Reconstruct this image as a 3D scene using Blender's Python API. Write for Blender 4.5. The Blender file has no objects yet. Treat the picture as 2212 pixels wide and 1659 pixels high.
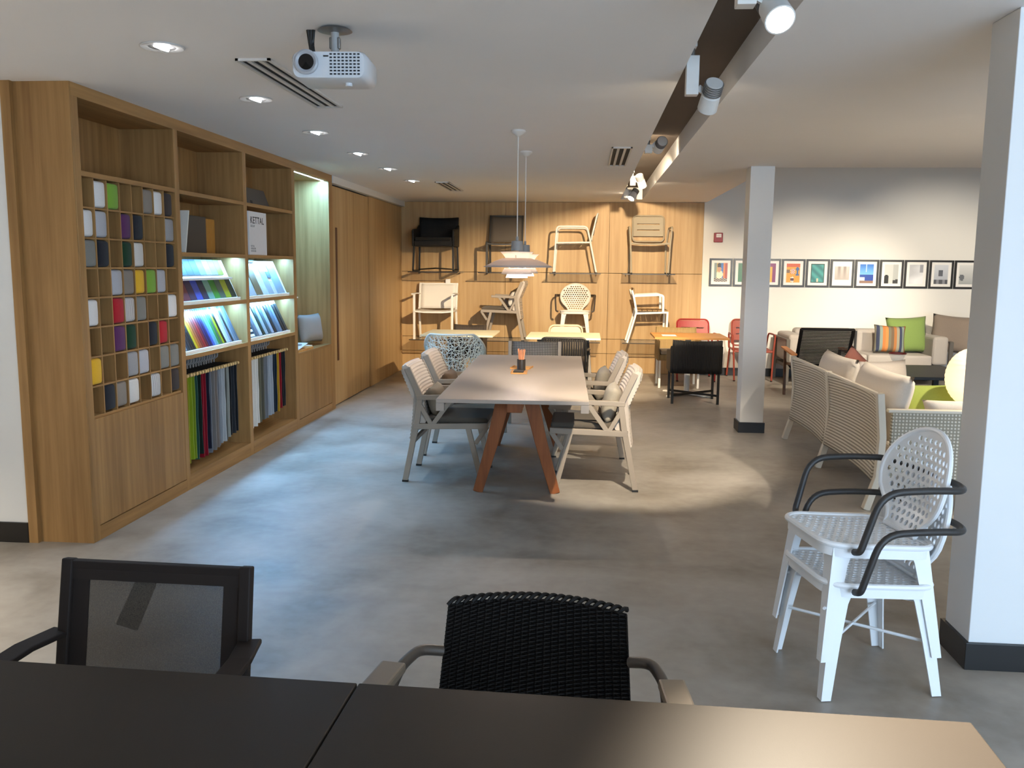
import bpy, math, random
from mathutils import Vector, Matrix
from math import sin, cos, pi, radians, sqrt, atan2
random.seed(7)
S = bpy.context.scene
COL = S.collection
# ---------------------------------------------------------------- camera
cam = bpy.data.cameras.new('camera')
co = bpy.data.objects.new('camera', cam); COL.objects.link(co)
cam.sensor_width = 36.0
cam.lens = 1891.55 / 2212 * 36.0
cam.clip_start = 0.05
YAW, PITCH, ROLL = 0.08379, 0.13338, 0.00959
F = Vector((-sin(YAW)*cos(PITCH), cos(YAW)*cos(PITCH), -sin(PITCH)))
R0 = Vector((cos(YAW), sin(YAW), 0)); U0 = R0.cross(F)
RR = R0*cos(ROLL) + U0*sin(ROLL); UU = U0*cos(ROLL) - R0*sin(ROLL)
m = Matrix((RR, UU, -F)).transposed().to_4x4()
m.translation = Vector((0, 0, 1.56)); co.matrix_world = m
S.camera = co
# ---------------------------------------------------------------- exposure, world, lights
S.view_settings.view_transform = 'Standard'
S.view_settings.look = 'None'
S.view_settings.gamma = 1.0
S.view_settings.exposure = 0.62
S.view_settings.use_curve_mapping = False
W = bpy.data.worlds.new('world'); S.world = W; W.use_nodes = True
bg = W.node_tree.nodes['Background']
bg.inputs['Color'].default_value = (0.54, 0.75, 1.0, 1)
bg.inputs['Strength'].default_value = 8.2
S.cycles.use_adaptive_sampling = True; S.cycles.adaptive_threshold = 0.03; S.cycles.light_sampling_threshold = 0.02
S.cycles.max_bounces = 8; S.cycles.diffuse_bounces = 4; S.cycles.glossy_bounces = 3; S.cycles.transparent_max_bounces = 8
S.cycles.caustics_reflective = False; S.cycles.caustics_refractive = False; S.cycles.sample_clamp_indirect = 4.0

def light(kind, name, loc, target=None, energy=10, color=(1, 1, 1), size=0.05, angle=60, blend=0.3, sy=None):
    l = bpy.data.lights.new(name, kind); l.energy = energy; l.color = color
    o = bpy.data.objects.new(name, l); COL.objects.link(o); o.location = loc
    if target is not None:
        o.rotation_euler = (Vector(target) - Vector(loc)).to_track_quat('-Z', 'Y').to_euler()
    if kind == 'SPOT':
        l.spot_size = radians(angle); l.spot_blend = blend; l.shadow_soft_size = size
    elif kind == 'AREA':
        l.size = size
        if sy: l.shape = 'RECTANGLE'; l.size_y = sy
    else:
        l.shadow_soft_size = size
    return o
WARM = (1.0, 0.80, 0.54); COOL = (0.58, 0.78, 1.0); WARMW = (1.0, 0.87, 0.68); LEDC = (0.15, 0.51, 1.0)
# daylight through the shop window behind the camera (portal over the opening)
po = light('AREA', 'window_portal', (3.6, -3.0, 1.25), (3.6, 0, 1.25), 1, (1, 1, 1), 5.2, sy=2.3)
po.data.cycles.is_portal = True
# recessed ceiling spots of the lounge part on the right (beyond the frame)
light('SPOT', 'lounge_spot', (2.9, 8.2, 2.45), (3.2, 13.0, 0.75), 620, WARMW, 0.03, 44, 0.8)
light('SPOT', 'lounge_spot', (4.6, 8.2, 2.45), (4.9, 13.0, 0.9), 480, WARMW, 0.03, 48, 0.8)
light('SPOT', 'lounge_spot', (2.4, 8.3, 2.45), (2.1, 11.6, 0.2), 150, WARMW, 0.03, 50, 0.6)
light('SPOT', 'lounge_spot', (3.4, 6.0, 2.48), (2.35, 6.7, 0.5), 190, WARMW, 0.03, 58, 0.5)
# unseen spots: first continues the downlight row, the rest are added fill light
for lx, ly, le, lc in ((-1.85, 2.6, 25, COOL), (-3.9, 2.4, 380, WARMW), (-3.9, .6, 200, WARMW), (3.9, 1.2, 120, WARMW), (3.9, 3.2, 120, WARMW), (3.9, 5.2, 100, WARMW), (4.4, 6.8, 70, WARMW), (3.9, -1.0, 110, WARMW)):
    light('SPOT', 'unseen_fill_spot', (lx, ly, 2.47), (lx, ly, 0), le, lc, .03, 100, .8)
# ---------------------------------------------------------------- mesh builder
class MB:
    def __init__(s): s.v = []; s.f = []
    def add(s, vs, fs):
        b = len(s.v); s.v += [tuple(p) for p in vs]; s.f += [tuple(i + b for i in f) for f in fs]; return s
    def bx(s, x0, x1, y0, y1, z0, z1):
        return s.add([(x0,y0,z0),(x1,y0,z0),(x1,y1,z0),(x0,y1,z0),(x0,y0,z1),(x1,y0,z1),(x1,y1,z1),(x0,y1,z1)],
                     [(0,3,2,1),(4,5,6,7),(0,1,5,4),(1,2,6,5),(2,3,7,6),(3,0,4,7)])
    def sweep(s, pts, prof, up=(0, 0, 1), closed=False, caps=True, scale=None):
        P = [Vector(p) for p in pts]; n = len(P); k = len(prof); up = Vector(up); base = len(s.v)
        for i, p in enumerate(P):
            if closed: t = P[(i+1) % n] - P[i-1]
            elif i == 0: t = P[1] - P[0]
            elif i == n-1: t = P[-1] - P[-2]
            else:
                a = (P[i]-P[i-1]).normalized(); b = (P[i+1]-P[i]).normalized(); t = a + b
                if t.length < 1e-5: t = b
            t.normalize()
            x = t.cross(up)
            if x.length < 1e-4: x = t.cross(Vector((1, 0, 0)))
            x.normalize(); y = x.cross(t)
            m = 1.0
            if not closed and 0 < i < n-1:
                c = (P[i]-P[i-1]).normalized().dot(t); m = min(1.6, 1/max(c, .3))
            sc = scale[i] if scale else 1.0
            for a, b in prof: s.v.append(tuple(p + x*(a*sc*m) + y*(b*sc*(m if len(prof) > 4 else 1))))
        for i in range(n if closed else n-1):
            j = (i+1) % n
            for a in range(k):
                b = (a+1) % k
                s.f.append((base+i*k+a, base+i*k+b, base+j*k+b, base+j*k+a))
        if not closed and caps:
            s.f.append(tuple(base+a for a in reversed(range(k)))); s.f.append(tuple(base+(n-1)*k+a for a in range(k)))
        return s
    def tube(s, pts, r, n=8, closed=False, up=(0, 0, 1), scale=None):
        return s.sweep(pts, [(r*cos(2*pi*i/n), r*sin(2*pi*i/n)) for i in range(n)], up, closed, True, scale)
    def bar(s, p0, p1, w, h=None, up=(0, 0, 1)):
        h = h or w
        return s.sweep([p0, p1], [(-w/2,-h/2),(w/2,-h/2),(w/2,h/2),(-w/2,h/2)], up)
    def ribbon(s, pts, w, h, up=(0, 0, 1), closed=False):
        return s.sweep(pts, [(-w/2,-h/2),(w/2,-h/2),(w/2,h/2),(-w/2,h/2)], up, closed)
    def lathe(s, prof, n=24, c=(0, 0, 0)):
        b = len(s.v); k = len(prof)
        for i in range(n):
            a = 2*pi*i/n
            for r, z in prof: s.v.append((c[0]+r*cos(a), c[1]+r*sin(a), c[2]+z))
        for i in range(n):
            j = (i+1) % n
            for q in range(k-1): s.f.append((b+i*k+q, b+j*k+q, b+j*k+q+1, b+i*k+q+1))
        return s
    def prism(s, poly, fn0, fn1):
        n = len(poly); b = len(s.v)
        s.v += [tuple(fn0(*p)) for p in poly] + [tuple(fn1(*p)) for p in poly]
        s.f.append(tuple(b+i for i in reversed(range(n)))); s.f.append(tuple(b+n+i for i in range(n)))
        for i in range(n):
            j = (i+1) % n; s.f.append((b+i, b+j, b+n+j, b+n+i))
        return s
    def grid(s, fn, nu, nv, wu=False, wv=False):
        b = len(s.v); U = nu if wu else nu+1; V = nv if wv else nv+1
        for i in range(U):
            for j in range(V): s.v.append(tuple(fn(i/nu, j/nv)))
        for i in range(nu):
            for j in range(nv):
                s.f.append((b+i*V+j, b+((i+1) % U)*V+j, b+((i+1) % U)*V+(j+1) % V, b+i*V+(j+1) % V))
        return s
    def xf(s, M):
        s.v = [tuple(M @ Vector(p)) for p in s.v]; return s
    def build(s, name, mat, parent=None, smooth=False, bevel=0, solid=0, seg=2, sub=0):
        me = bpy.data.meshes.new(name); me.from_pydata(s.v, [], s.f); me.validate()
        import bmesh
        b = bmesh.new(); b.from_mesh(me)
        if not solid: bmesh.ops.recalc_face_normals(b, faces=b.faces)
        b.to_mesh(me); b.free()
        me.materials.append(mat)
        o = bpy.data.objects.new(name, me); COL.objects.link(o)
        if parent is not None: o.parent = parent
        if smooth:
            me.polygons.foreach_set('use_smooth', [True]*len(me.polygons))
            if smooth != 'all':
                try: me.set_sharp_from_angle(angle=radians(40))
                except Exception: pass
        if solid:
            q = o.modifiers.new('solid', 'SOLIDIFY'); q.thickness = solid; q.offset = 0
        if sub:
            q = o.modifiers.new('sub', 'SUBSURF'); q.levels = sub; q.render_levels = sub
        if bevel:
            q = o.modifiers.new('bevel', 'BEVEL'); q.width = bevel; q.segments = seg; q.limit_method = 'ANGLE'; q.angle_limit = radians(40)
        return o

def tag(o, label, cat, group=None):
    o['label'] = label; o['category'] = cat
    if group: o['group'] = group
    return o
def thing(name, label, cat, loc=(0, 0, 0), rz=0.0, group=None):
    o = bpy.data.objects.new(name, None); COL.objects.link(o)
    o.empty_display_size = .1
    o.location = loc; o.rotation_euler = (0, 0, rz); return tag(o, label, cat, group)
def struct(o, label=None):
    o['kind'] = 'structure'
    if label: o['label'] = label
    return o
def copy_tree(o, loc=None, rz=None, label=None, parent=None):
    c = o.copy(); COL.objects.link(c)
    if parent is not None: c.parent = parent
    for ch in list(o.children): copy_tree(ch, parent=c)
    if loc is not None: c.location = loc
    if rz is not None: c.rotation_euler = (0, 0, rz)
    if label: c['label'] = label
    return c
def arc(c, r, a0, a1, n, fn):
    return [fn(c[0]+r*cos(a0+(a1-a0)*i/n), c[1]+r*sin(a0+(a1-a0)*i/n)) for i in range(n+1)]
def fillet(pts, r, n=4):
    P = [Vector(p) for p in pts]; out = [P[0]]
    for i in range(1, len(P)-1):
        a = P[i-1]-P[i]; b = P[i+1]-P[i]; la, lb = a.length, b.length; a.normalize(); b.normalize()
        d = min(r, la*.49, lb*.49); p0 = P[i]+a*d; p2 = P[i]+b*d
        for k in range(n+1):
            t = k/n; out.append(p0*(1-t)**2 + P[i]*2*t*(1-t) + p2*t*t)
    out.append(P[-1]); return out
def rrect(w, h, r, n=5):
    o = []
    for cx, cy, a in ((w/2-r, h/2-r, 0), (-w/2+r, h/2-r, pi/2), (-w/2+r, -h/2+r, pi), (w/2-r, -h/2+r, 1.5*pi)):
        o += [(cx+r*cos(a+pi/2*i/n), cy+r*sin(a+pi/2*i/n)) for i in range(n+1)]
    return o
# ---------------------------------------------------------------- materials
def lin(c):
    if isinstance(c, str):
        c = c.lstrip('#'); c = [int(c[i:i+2], 16)/255 for i in (0, 2, 4)]
    else: c = [x/255 for x in c]
    return tuple(x/12.92 if x <= .04045 else ((x+.055)/1.055)**2.4 for x in c) + (1,)
MATS = {}
def mat(name, col, rough=.5, metal=0, var=.04, scale=30, bump=0, bscale=300, spec=.5, emit=None, alpha=1, trans=0, sheen=0):
    if name in MATS: return MATS[name]
    M = bpy.data.materials.new(name); M.use_nodes = True; nt = M.node_tree; N = nt.nodes; L = nt.links
    b = N['Principled BSDF']; c = lin(col)
    b.inputs['Roughness'].default_value = rough; b.inputs['Metallic'].default_value = metal
    b.inputs['Specular IOR Level'].default_value = spec
    tc = N.new('ShaderNodeTexCoord')
    nz = N.new('ShaderNodeTexNoise'); nz.inputs['Scale'].default_value = scale; nz.inputs['Detail'].default_value = 3
    L.new(tc.outputs['Object'], nz.inputs['Vector'])
    mx = N.new('ShaderNodeMix'); mx.data_type = 'RGBA'
    mx.inputs['A'].default_value = tuple(x*(1-var) for x in c[:3])+(1,); mx.inputs['B'].default_value = tuple(min(1, x*(1+var)) for x in c[:3])+(1,)
    L.new(nz.outputs['Fac'], mx.inputs['Factor']); L.new(mx.outputs['Result'], b.inputs['Base Color'])
    if bump:
        n2 = N.new('ShaderNodeTexNoise'); n2.inputs['Scale'].default_value = bscale; L.new(tc.outputs['Object'], n2.inputs['Vector'])
        bp = N.new('ShaderNodeBump'); bp.inputs['Strength'].default_value = bump; bp.inputs['Distance'].default_value = .003
        L.new(n2.outputs['Fac'], bp.inputs['Height']); L.new(bp.outputs['Normal'], b.inputs['Normal'])
    if emit:
        b.inputs['Emission Color'].default_value = lin(emit[0]); b.inputs['Emission Strength'].default_value = emit[1]
    if alpha < 1: b.inputs['Alpha'].default_value = alpha
    if trans: b.inputs['Transmission Weight'].default_value = trans
    if sheen: b.inputs['Sheen Weight'].default_value = sheen
    MATS[name] = M; return M
def node_mat(name, rough=.5, spec=.5):
    M = bpy.data.materials.new(name); M.use_nodes = True; nt = M.node_tree
    b = nt.nodes['Principled BSDF']; b.inputs['Roughness'].default_value = rough; b.inputs['Specular IOR Level'].default_value = spec
    MATS[name] = M; return M, nt.nodes, nt.links, b
def ramp(N, stops):
    r = N.new('ShaderNodeValToRGB'); e = r.color_ramp.elements
    while len(e) > 1: e.remove(e[-1])
    e[0].position = stops[0][0]; e[0].color = lin(stops[0][1])
    for p, c in stops[1:]:
        q = e.new(p); q.color = lin(c)
    return r
def wood(name, dark, light_, sc=(28, 28, 1.3), rough=.5):
    M, N, L, b = node_mat(name, rough, .35)
    g = N.new('ShaderNodeNewGeometry'); mp = N.new('ShaderNodeMapping'); mp.inputs['Scale'].default_value = sc
    L.new(g.outputs['Position'], mp.inputs['Vector'])
    n1 = N.new('ShaderNodeTexNoise'); n1.inputs['Scale'].default_value = 1.0; n1.inputs['Detail'].default_value = 6; n1.inputs['Roughness'].default_value = .6
    L.new(mp.outputs['Vector'], n1.inputs['Vector'])
    n2 = N.new('ShaderNodeTexNoise'); n2.inputs['Scale'].default_value = .18; n2.inputs['Detail'].default_value = 2; L.new(mp.outputs['Vector'], n2.inputs['Vector'])
    ad = N.new('ShaderNodeMath'); ad.operation = 'MULTIPLY_ADD'; ad.inputs[1].default_value = .55; L.new(n1.outputs['Fac'], ad.inputs[0])
    ml = N.new('ShaderNodeMath'); ml.operation = 'MULTIPLY'; ml.inputs[1].default_value = .45; L.new(n2.outputs['Fac'], ml.inputs[0]); L.new(ml.outputs[0], ad.inputs[2])
    r = ramp(N, [(.34, dark), (.64, light_)]); L.new(ad.outputs[0], r.inputs['Fac']); L.new(r.outputs['Color'], b.inputs['Base Color'])
    bp = N.new('ShaderNodeBump'); bp.inputs['Strength'].default_value = .06; L.new(n1.outputs['Fac'], bp.inputs['Height']); L.new(bp.outputs['Normal'], b.inputs['Normal'])
    return M
def weave(name, c0, c1, freq=(0, 0, 120), rough=.6, dist=.004, freq2=None, holes=False):
    """ribs across the given object axes; the second set crosses the first"""
    M, N, L, b = node_mat(name, rough, .4)
    tc = N.new('ShaderNodeTexCoord'); sp = N.new('ShaderNodeSeparateXYZ'); L.new(tc.outputs['Object'], sp.inputs[0])
    def sig(fr):
        acc = None
        for ax, f in zip('XYZ', fr):
            if not f: continue
            q = N.new('ShaderNodeMath'); q.operation = 'MULTIPLY'; q.inputs[1].default_value = f*2*pi; L.new(sp.outputs[ax], q.inputs[0])
            if acc is None: acc = q
            else:
                a = N.new('ShaderNodeMath'); a.operation = 'ADD'; L.new(acc.outputs[0], a.inputs[0]); L.new(q.outputs[0], a.inputs[1]); acc = a
        sn = N.new('ShaderNodeMath'); sn.operation = 'SINE'; L.new(acc.outputs[0], sn.inputs[0])
        mr = N.new('ShaderNodeMapRange'); mr.inputs['From Min'].default_value = -1; L.new(sn.outputs[0], mr.inputs['Value']); return mr
    h = sig(freq)
    if freq2:
        h2 = sig(freq2); mm = N.new('ShaderNodeMath'); mm.operation = 'MULTIPLY'; L.new(h.outputs[0], mm.inputs[0]); L.new(h2.outputs[0], mm.inputs[1]); h = mm
    r = ramp(N, [(.12, c0), (.7, c1)]); L.new(h.outputs[0], r.inputs['Fac']); L.new(r.outputs['Color'], b.inputs['Base Color'])
    bp = N.new('ShaderNodeBump'); bp.inputs['Strength'].default_value = .8; bp.inputs['Distance'].default_value = dist
    L.new(h.outputs[0], bp.inputs['Height']); L.new(bp.outputs['Normal'], b.inputs['Normal'])
    return M
def concrete():
    M, N, L, b = node_mat('polished_concrete', .42, .35)
    g = N.new('ShaderNodeNewGeometry')
    ns = []
    for sc, de, di in ((.55, 4, 1.2), (2.2, 6, .6), (14, 4, 0)):
        n = N.new('ShaderNodeTexNoise'); n.inputs['Scale'].default_value = sc; n.inputs['Detail'].default_value = de; n.inputs['Distortion'].default_value = di
        L.new(g.outputs['Position'], n.inputs['Vector']); ns.append(n)
    a = N.new('ShaderNodeMath'); a.operation = 'MULTIPLY_ADD'; a.inputs[1].default_value = .5; L.new(ns[0].outputs['Fac'], a.inputs[0])
    c = N.new('ShaderNodeMath'); c.operation = 'MULTIPLY_ADD'; c.inputs[1].default_value = .38; L.new(ns[1].outputs['Fac'], c.inputs[0])
    d = N.new('ShaderNodeMath'); d.operation = 'MULTIPLY'; d.inputs[1].default_value = .12; L.new(ns[2].outputs['Fac'], d.inputs[0])
    L.new(d.outputs[0], c.inputs[2]); L.new(c.outputs[0], a.inputs[2])
    r = ramp(N, [(.35, '#71695f'), (.48, '#938c83'), (.63, '#aaa49b')]); L.new(a.outputs[0], r.inputs['Fac']); L.new(r.outputs['Color'], b.inputs['Base Color'])
    q = N.new('ShaderNodeMapRange'); q.inputs['To Min'].default_value = .34; q.inputs['To Max'].default_value = .55; L.new(ns[1].outputs['Fac'], q.inputs['Value']); L.new(q.outputs[0], b.inputs['Roughness'])
    bp = N.new('ShaderNodeBump'); bp.inputs['Strength'].default_value = .05; L.new(ns[1].outputs['Fac'], bp.inputs['Height']); L.new(bp.outputs['Normal'], b.inputs['Normal'])
    return M
def stripes(name, cols, axis='Y', freq=10, rough=.8):
    """hard colour bands repeating along an object axis"""
    M, N, L, b = node_mat(name, rough, .2)
    tc = N.new('ShaderNodeTexCoord'); sp = N.new('ShaderNodeSeparateXYZ'); L.new(tc.outputs['Object'], sp.inputs[0])
    q = N.new('ShaderNodeMath'); q.operation = 'MULTIPLY'; q.inputs[1].default_value = freq; L.new(sp.outputs[axis], q.inputs[0])
    fr = N.new('ShaderNodeMath'); fr.operation = 'FRACT'; L.new(q.outputs[0], fr.inputs[0])
    r = ramp(N, [(i/len(cols), c) for i, c in enumerate(cols)]); r.color_ramp.interpolation = 'CONSTANT'
    L.new(fr.outputs[0], r.inputs['Fac']); L.new(r.outputs['Color'], b.inputs['Base Color']); return M
def attr_mat(name, rough=.35):
    M, N, L, b = node_mat(name, rough, .4)
    a = N.new('ShaderNodeVertexColor'); a.layer_name = 'print'; L.new(a.outputs['Color'], b.inputs['Base Color']); return M
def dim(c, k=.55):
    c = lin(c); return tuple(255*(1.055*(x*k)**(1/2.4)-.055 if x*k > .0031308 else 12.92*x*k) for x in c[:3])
def fabric(col, name=None): return mat(name or 'fabric_'+col.strip('#'), col, .95, 0, .10, 160, .5, 900, .15, sheen=.1)
def paint(col, rough=.4): return mat('paint_'+col.strip('#'), col, rough, 0, .02, 8)
OAK = wood('oak_veneer', '#835f36', '#ab8250')
OAKH = wood('oak_veneer_long', '#835f36', '#ab8250', (28, 1.3, 28))
OAKW = wood('oak_wall_veneer', '#a98658', '#c6a678', (22, 22, .9))
TEAK = wood('teak', '#74401f', '#9a5a2e', (30, 30, 3))
TEAKX = wood('teak_plank', '#b67a3c', '#d29a58', (3, 30, 30))
WALLW = mat('white_wall_paint', '#e2dfd9', .85, 0, .015, 3, .05, 200, .2)
CEILW = mat('ceiling_paint', '#efecea', .9, 0, .015, 3, .05, 200, .15)
COLW = mat('white_column_paint', '#e2e1df', .8, 0, .015, 3, .05, 200, .2)
BLACKB = mat('black_baseboard', '#171412', .35, 0, .1, 20)
WHITE = paint('#f0eee8'); WHITE2 = paint('#e9e6df', .5)
BEIGE = paint('#978a7b', .5); TAUPE = paint('#a89c86', .5)
BLACK = mat('black_lacquer', '#17140f', .5, 0, .1, 40); DARKG = mat('dark_metal', '#37322c', .45, 0, .06, 30)
RED = paint('#97201b', .45)
# ================================================================ the setting
YB = 13.03; H = 2.5; XR = 6.3; HV = 3.8
struct(MB().bx(-5.2, XR+.2, -3.2, YB+.2, -.1, 0).build('floor', concrete()), 'polished grey concrete floor with cloudy trowel marks')
c = MB()
c.bx(-5.2, .44, -3.2, YB+.15, H, H+.2); c.bx(.74, 1.69, -3.2, YB+.15, H, H+.2); c.bx(1.69, XR+.1, -3.2, 8.56, H, H+.2)
c.bx(.44, .74, -3.2, 1.2, H, H+.2); c.bx(.44, .74, 12.5, YB+.15, H, H+.2)
ce = struct(c.build('ceiling', CEILW), 'matt white plaster ceiling with a long light slot')
MB().bx(.44, .74, 1.2, 12.5, H+.16, H+.2).build('slot_top', mat('slot_paint', '#5a4e44', .8, 0, .05, 10), ce)
struct(MB().bx(1.65, XR+.1, 8.5, YB+.15, HV, HV+.1).build('ceiling', CEILW), 'high ceiling over the lounge')
v = MB(); v.bx(1.6, 1.69, 8.5, YB, H+.2, HV); v.bx(1.69, XR, 8.46, 8.56, H+.2, HV)
struct(v.build('wall_upper', WALLW), 'white upstand walls around the high lounge ceiling')
# back wall: oak veneer panels on the left, white plaster on the right
wb = struct(MB().bx(-2.9, 1.665, YB+.022, YB+.15, 0, H).build('wall_back', mat('panel_joint', '#2a1c10', .8)), 'oak panelled back wall with shadow joints')
xs = [-2.78, -1.21, .31, 1.665]; zs = [0, .29, .507, 1.475, H]
for i in range(3):
    for j in range(4):
        MB().bx(xs[i]+.002, xs[i+1]-.002, YB, YB+.022, zs[j]+.003, zs[j+1]-.003).build('panel', OAKW, wb, bevel=.001, seg=1)
struct(MB().bx(1.665, XR+.1, YB, YB+.15, 0, HV).build('wall_back_white', WALLW), 'white plaster wall behind the lounge')
struct(MB().bx(1.67, XR, YB-.016, YB, 0, .115).build('baseboard_back', BLACKB, bevel=.002))
struct(MB().bx(XR, XR+.15, -3.2, YB+.15, 0, HV).build('wall_right', WALLW))
struct(MB().bx(-5.2, -5.05, -3.2, 4.7, 0, H).build('wall_left', WALLW))
struct(MB().bx(-5.05, -3.084, 4.51, 4.54, 0, H).build('wall_left_return', WALLW), 'white wall return beside the oak cabinet')
bl = struct(MB().bx(-5.05, -3.084, 4.496, 4.51, 0, .115).build('baseboard_left', BLACKB, bevel=.002))
f = MB(); f.bx(-5.2, 1.0, -3.2, -3.05, 0, H); f.bx(6.2, XR+.15, -3.2, -3.05, 0, H); f.bx(1.0, 6.2, -3.2, -3.05, 2.4, H); f.bx(1.0, 6.2, -3.2, -3.05, 0, .1)
struct(f.build('wall_front', WALLW), 'shop front wall with a wide window opening')
# left wall of oak beyond the cabinet: sliding door, fixed panel, white soffit
wl = struct(MB().bx(-2.95, -2.80, 9.33, YB+.1, 0, H).build('wall_left_oak', mat('panel_joint', '#2a1c10', .8)))
MB().bx(-2.80, -2.765, 11.05, YB, 0.0, 2.42).build('panel', OAKW, wl, bevel=.002, seg=1)
dr = struct(MB().bx(-2.80, -2.76, 9.36, 11.0, .012, 2.405).build('door_1', OAKW, bevel=.002, seg=1), 'tall oak sliding door with a recessed brown pull')
MB().bx(-2.762, -2.752, 9.53, 9.585, .5, 1.965).build('handle', mat('dark_oak_pull', '#5b3313', .5), dr, bevel=.002)
struct(MB().bx(-2.95, -2.715, 9.33, YB, 2.425, H).build('trim_1', WALLW), 'white soffit band above the sliding door')
struct(MB().bx(-3.3, -3.12, 4.72, 9.4, 0, H).build('wall_left_back', WALLW))
# columns
for nm, x0, x1, y0, y1, lab in (('pillar', 1.488, 1.707, 8.443, 8.67, 'slim white square pillar with black base at the edge of the lounge'),
                                ('column', 1.528, 2.15, 3.43, 3.655, 'wide white column with black base beside the stacked chairs')):
    p = struct(MB().bx(x0, x1, y0, y1, 0, H).build(nm, COLW, bevel=.003), lab)
    MB().bx(x0-.015, x1+.015, y0-.015, y1+.015, 0, .11 if nm == 'column' else .1).build('base', BLACKB, p, bevel=.002)
# ================================================================ oak wall cabinet: four bays
XF, XK = -2.72, -3.09
ST = [(4.54, 4.60), (5.685, 5.745), (6.85, 6.915), (8.005, 8.085), (9.17, 9.30)]
G8 = 'oak cabinet bays along the left wall'
def bay(i, label):
    t = thing('oak_cabinet', label, 'cabinet', (0, 0, 0), 0, G8)
    y0 = ST[i][0]; y1 = ST[i+1][0]
    a, b = ST[i]
    MB().bx(XK, XF, a, b, 0, 2.43).build('side_panel', OAK, t, bevel=.0015, seg=1)
    if i == 3: MB().bx(XK, XF, *ST[4], 0, 2.43).build('side_panel', OAK, t, bevel=.0015, seg=1)
    e = ST[4][1] if i == 3 else y1
    MB().bx(XK, XF, y0, e, 2.43, H).build('top_rail', OAKH, t)
    MB().bx(XK-.02, XK, y0, e, 0, H).build('back_panel', OAK, t)
    MB().bx(XK, XF, b, ST[i+1][0], 0, .08).build('plinth', OAKH, t)
    return t, b, ST[i+1][0]
def shelf(t, y0, y1, z0, z1, x1=XF, name='shelf'): return MB().bx(XK, x1, y0, y1, z0, z1).build(name, OAKH, t, bevel=.0015, seg=1)
# -- bay with cubbyholes
t, y0, y1 = bay(0, 'oak cabinet bay with small cubbyholes full of fabric blocks')
MB().bx(-3.03, -2.722, 4.53, 4.54, 0, H).build('side_panel', OAK, t)
MB().bx(-3.083, -3.03, 4.50, 4.54, 0, H).build('filler_strip', OAK, t)
shelf(t, y0, y1, 2.022, 2.05)
XG = -2.735; zt, zb = 2.022, .705
CW = (y1-y0)/8; CH = (zt-zb)/8
for k in range(1, 8): MB().bx(XK, XG, y0+CW*k-.005, y0+CW*k+.005, zb, zt).build('divider', OAK, t)
for k in range(1, 8): MB().bx(XK, XG-.001, y0, y1, zb+CH*k-.005, zb+CH*k+.005).build('cubby_shelf', OAKH, t)
shelf(t, y0, y1, .69, .705, XG)
MB().bx(XF-.022, XF-.001, y0+.002, y1-.002, .085, .69).build('door', OAK, t, bevel=.001, seg=1)
def block(w, h, d, tp):
    mb = MB(); n = 8
    def fn(u, v):
        th = 2*pi*u; ph = -pi/2+pi*v
        f = lambda c: math.copysign(abs(c)**.2, c)
        return (d/2*f(cos(ph))*f(cos(th)), w/2*f(cos(ph))*f(sin(th)), h/2*f(sin(ph)))
    return mb.grid(fn, 20, 12, wu=True)
FC = dict(white='#e8e6e4', green='#7faa3c', taupe='#8b8177', brown='#3d332f', grey='#9b9a9b', lightgrey='#b6b6bc', purple='#5a2d5c', black='#23242b', darkgreen='#123a20',
          cream='#dcd6cf', yellow='#e9b62c', red='#b3202c', striped=None, midgrey='#85837d')
STRW = stripes('striped_fabric', ['#d9d7d6', '#8f8d8f'], 'Y', 90)
CUB = [(0, 1, 'white'), (0, 2, 'green'), (0, 5, 'taupe'), (0, 6, 'white'), (0, 7, 'brown'), (1, 0, 'white'), (1, 1, 'lightgrey'), (1, 3, 'purple'), (1, 4, 'black'), (1, 7, 'grey'),
       (2, 0, 'midgrey'), (2, 1, 'black'), (2, 3, 'darkgreen'), (2, 4, 'cream'), (2, 7, 'black'), (3, 2, 'lightgrey'), (3, 3, 'taupe'), (3, 4, 'yellow'), (3, 5, 'green'), (3, 6, 'lightgrey'),
       (4, 0, 'white'), (4, 2, 'red'), (4, 3, 'striped'), (4, 4, 'midgrey'), (4, 7, 'white'), (5, 2, 'purple'), (5, 3, 'darkgreen'), (5, 5, 'black'), (5, 6, 'red'),
       (6, 0, 'yellow'), (6, 3, 'grey'), (6, 4, 'lightgrey'), (6, 6, 'midgrey'), (6, 7, 'midgrey'), (7, 1, 'black'), (7, 2, 'taupe'), (7, 3, 'cream'), (7, 5, 'striped'), (7, 7, 'brown')]
ORD = ['first', 'second', 'third', 'fourth', 'fifth', 'sixth', 'seventh', 'eighth']; ROWN = ['top', 'second', 'third', 'fourth', 'fifth', 'sixth', 'seventh', 'bottom']
CN = dict(lightgrey='light grey', darkgreen='dark green', midgrey='mid grey', brown='dark brown')
bm0 = None
for r, k, cn in CUB:
    mtl = STRW if cn == 'striped' else fabric(FC[cn], 'fabric_block_'+cn)
    if bm0 is None:
        o = block(CW-.011, CH-.013, .30, 0).build('fabric_block', mtl, smooth='all'); bm0 = o.data; o.data.materials.clear(); o.data.materials.append(mtl)
    else:
        o = bpy.data.objects.new('fabric_block', bm0); COL.objects.link(o)
    o.material_slots[0].link = 'OBJECT'; o.material_slots[0].material = mtl
    o.location = (XG-.150+random.uniform(-.004, .006), y0+CW*(k+.5), zt-CH*(r+1)+.005+(CH-.013)/2+.001)
    o.rotation_euler = (0, 0, random.uniform(-.008, .008))
    tag(o, '%s fabric sample block in the %s cubby row, %s from left' % (CN.get(cn, cn), ROWN[r], ORD[k]), 'fabric sample', 'fabric blocks in the cubbyholes')
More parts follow.
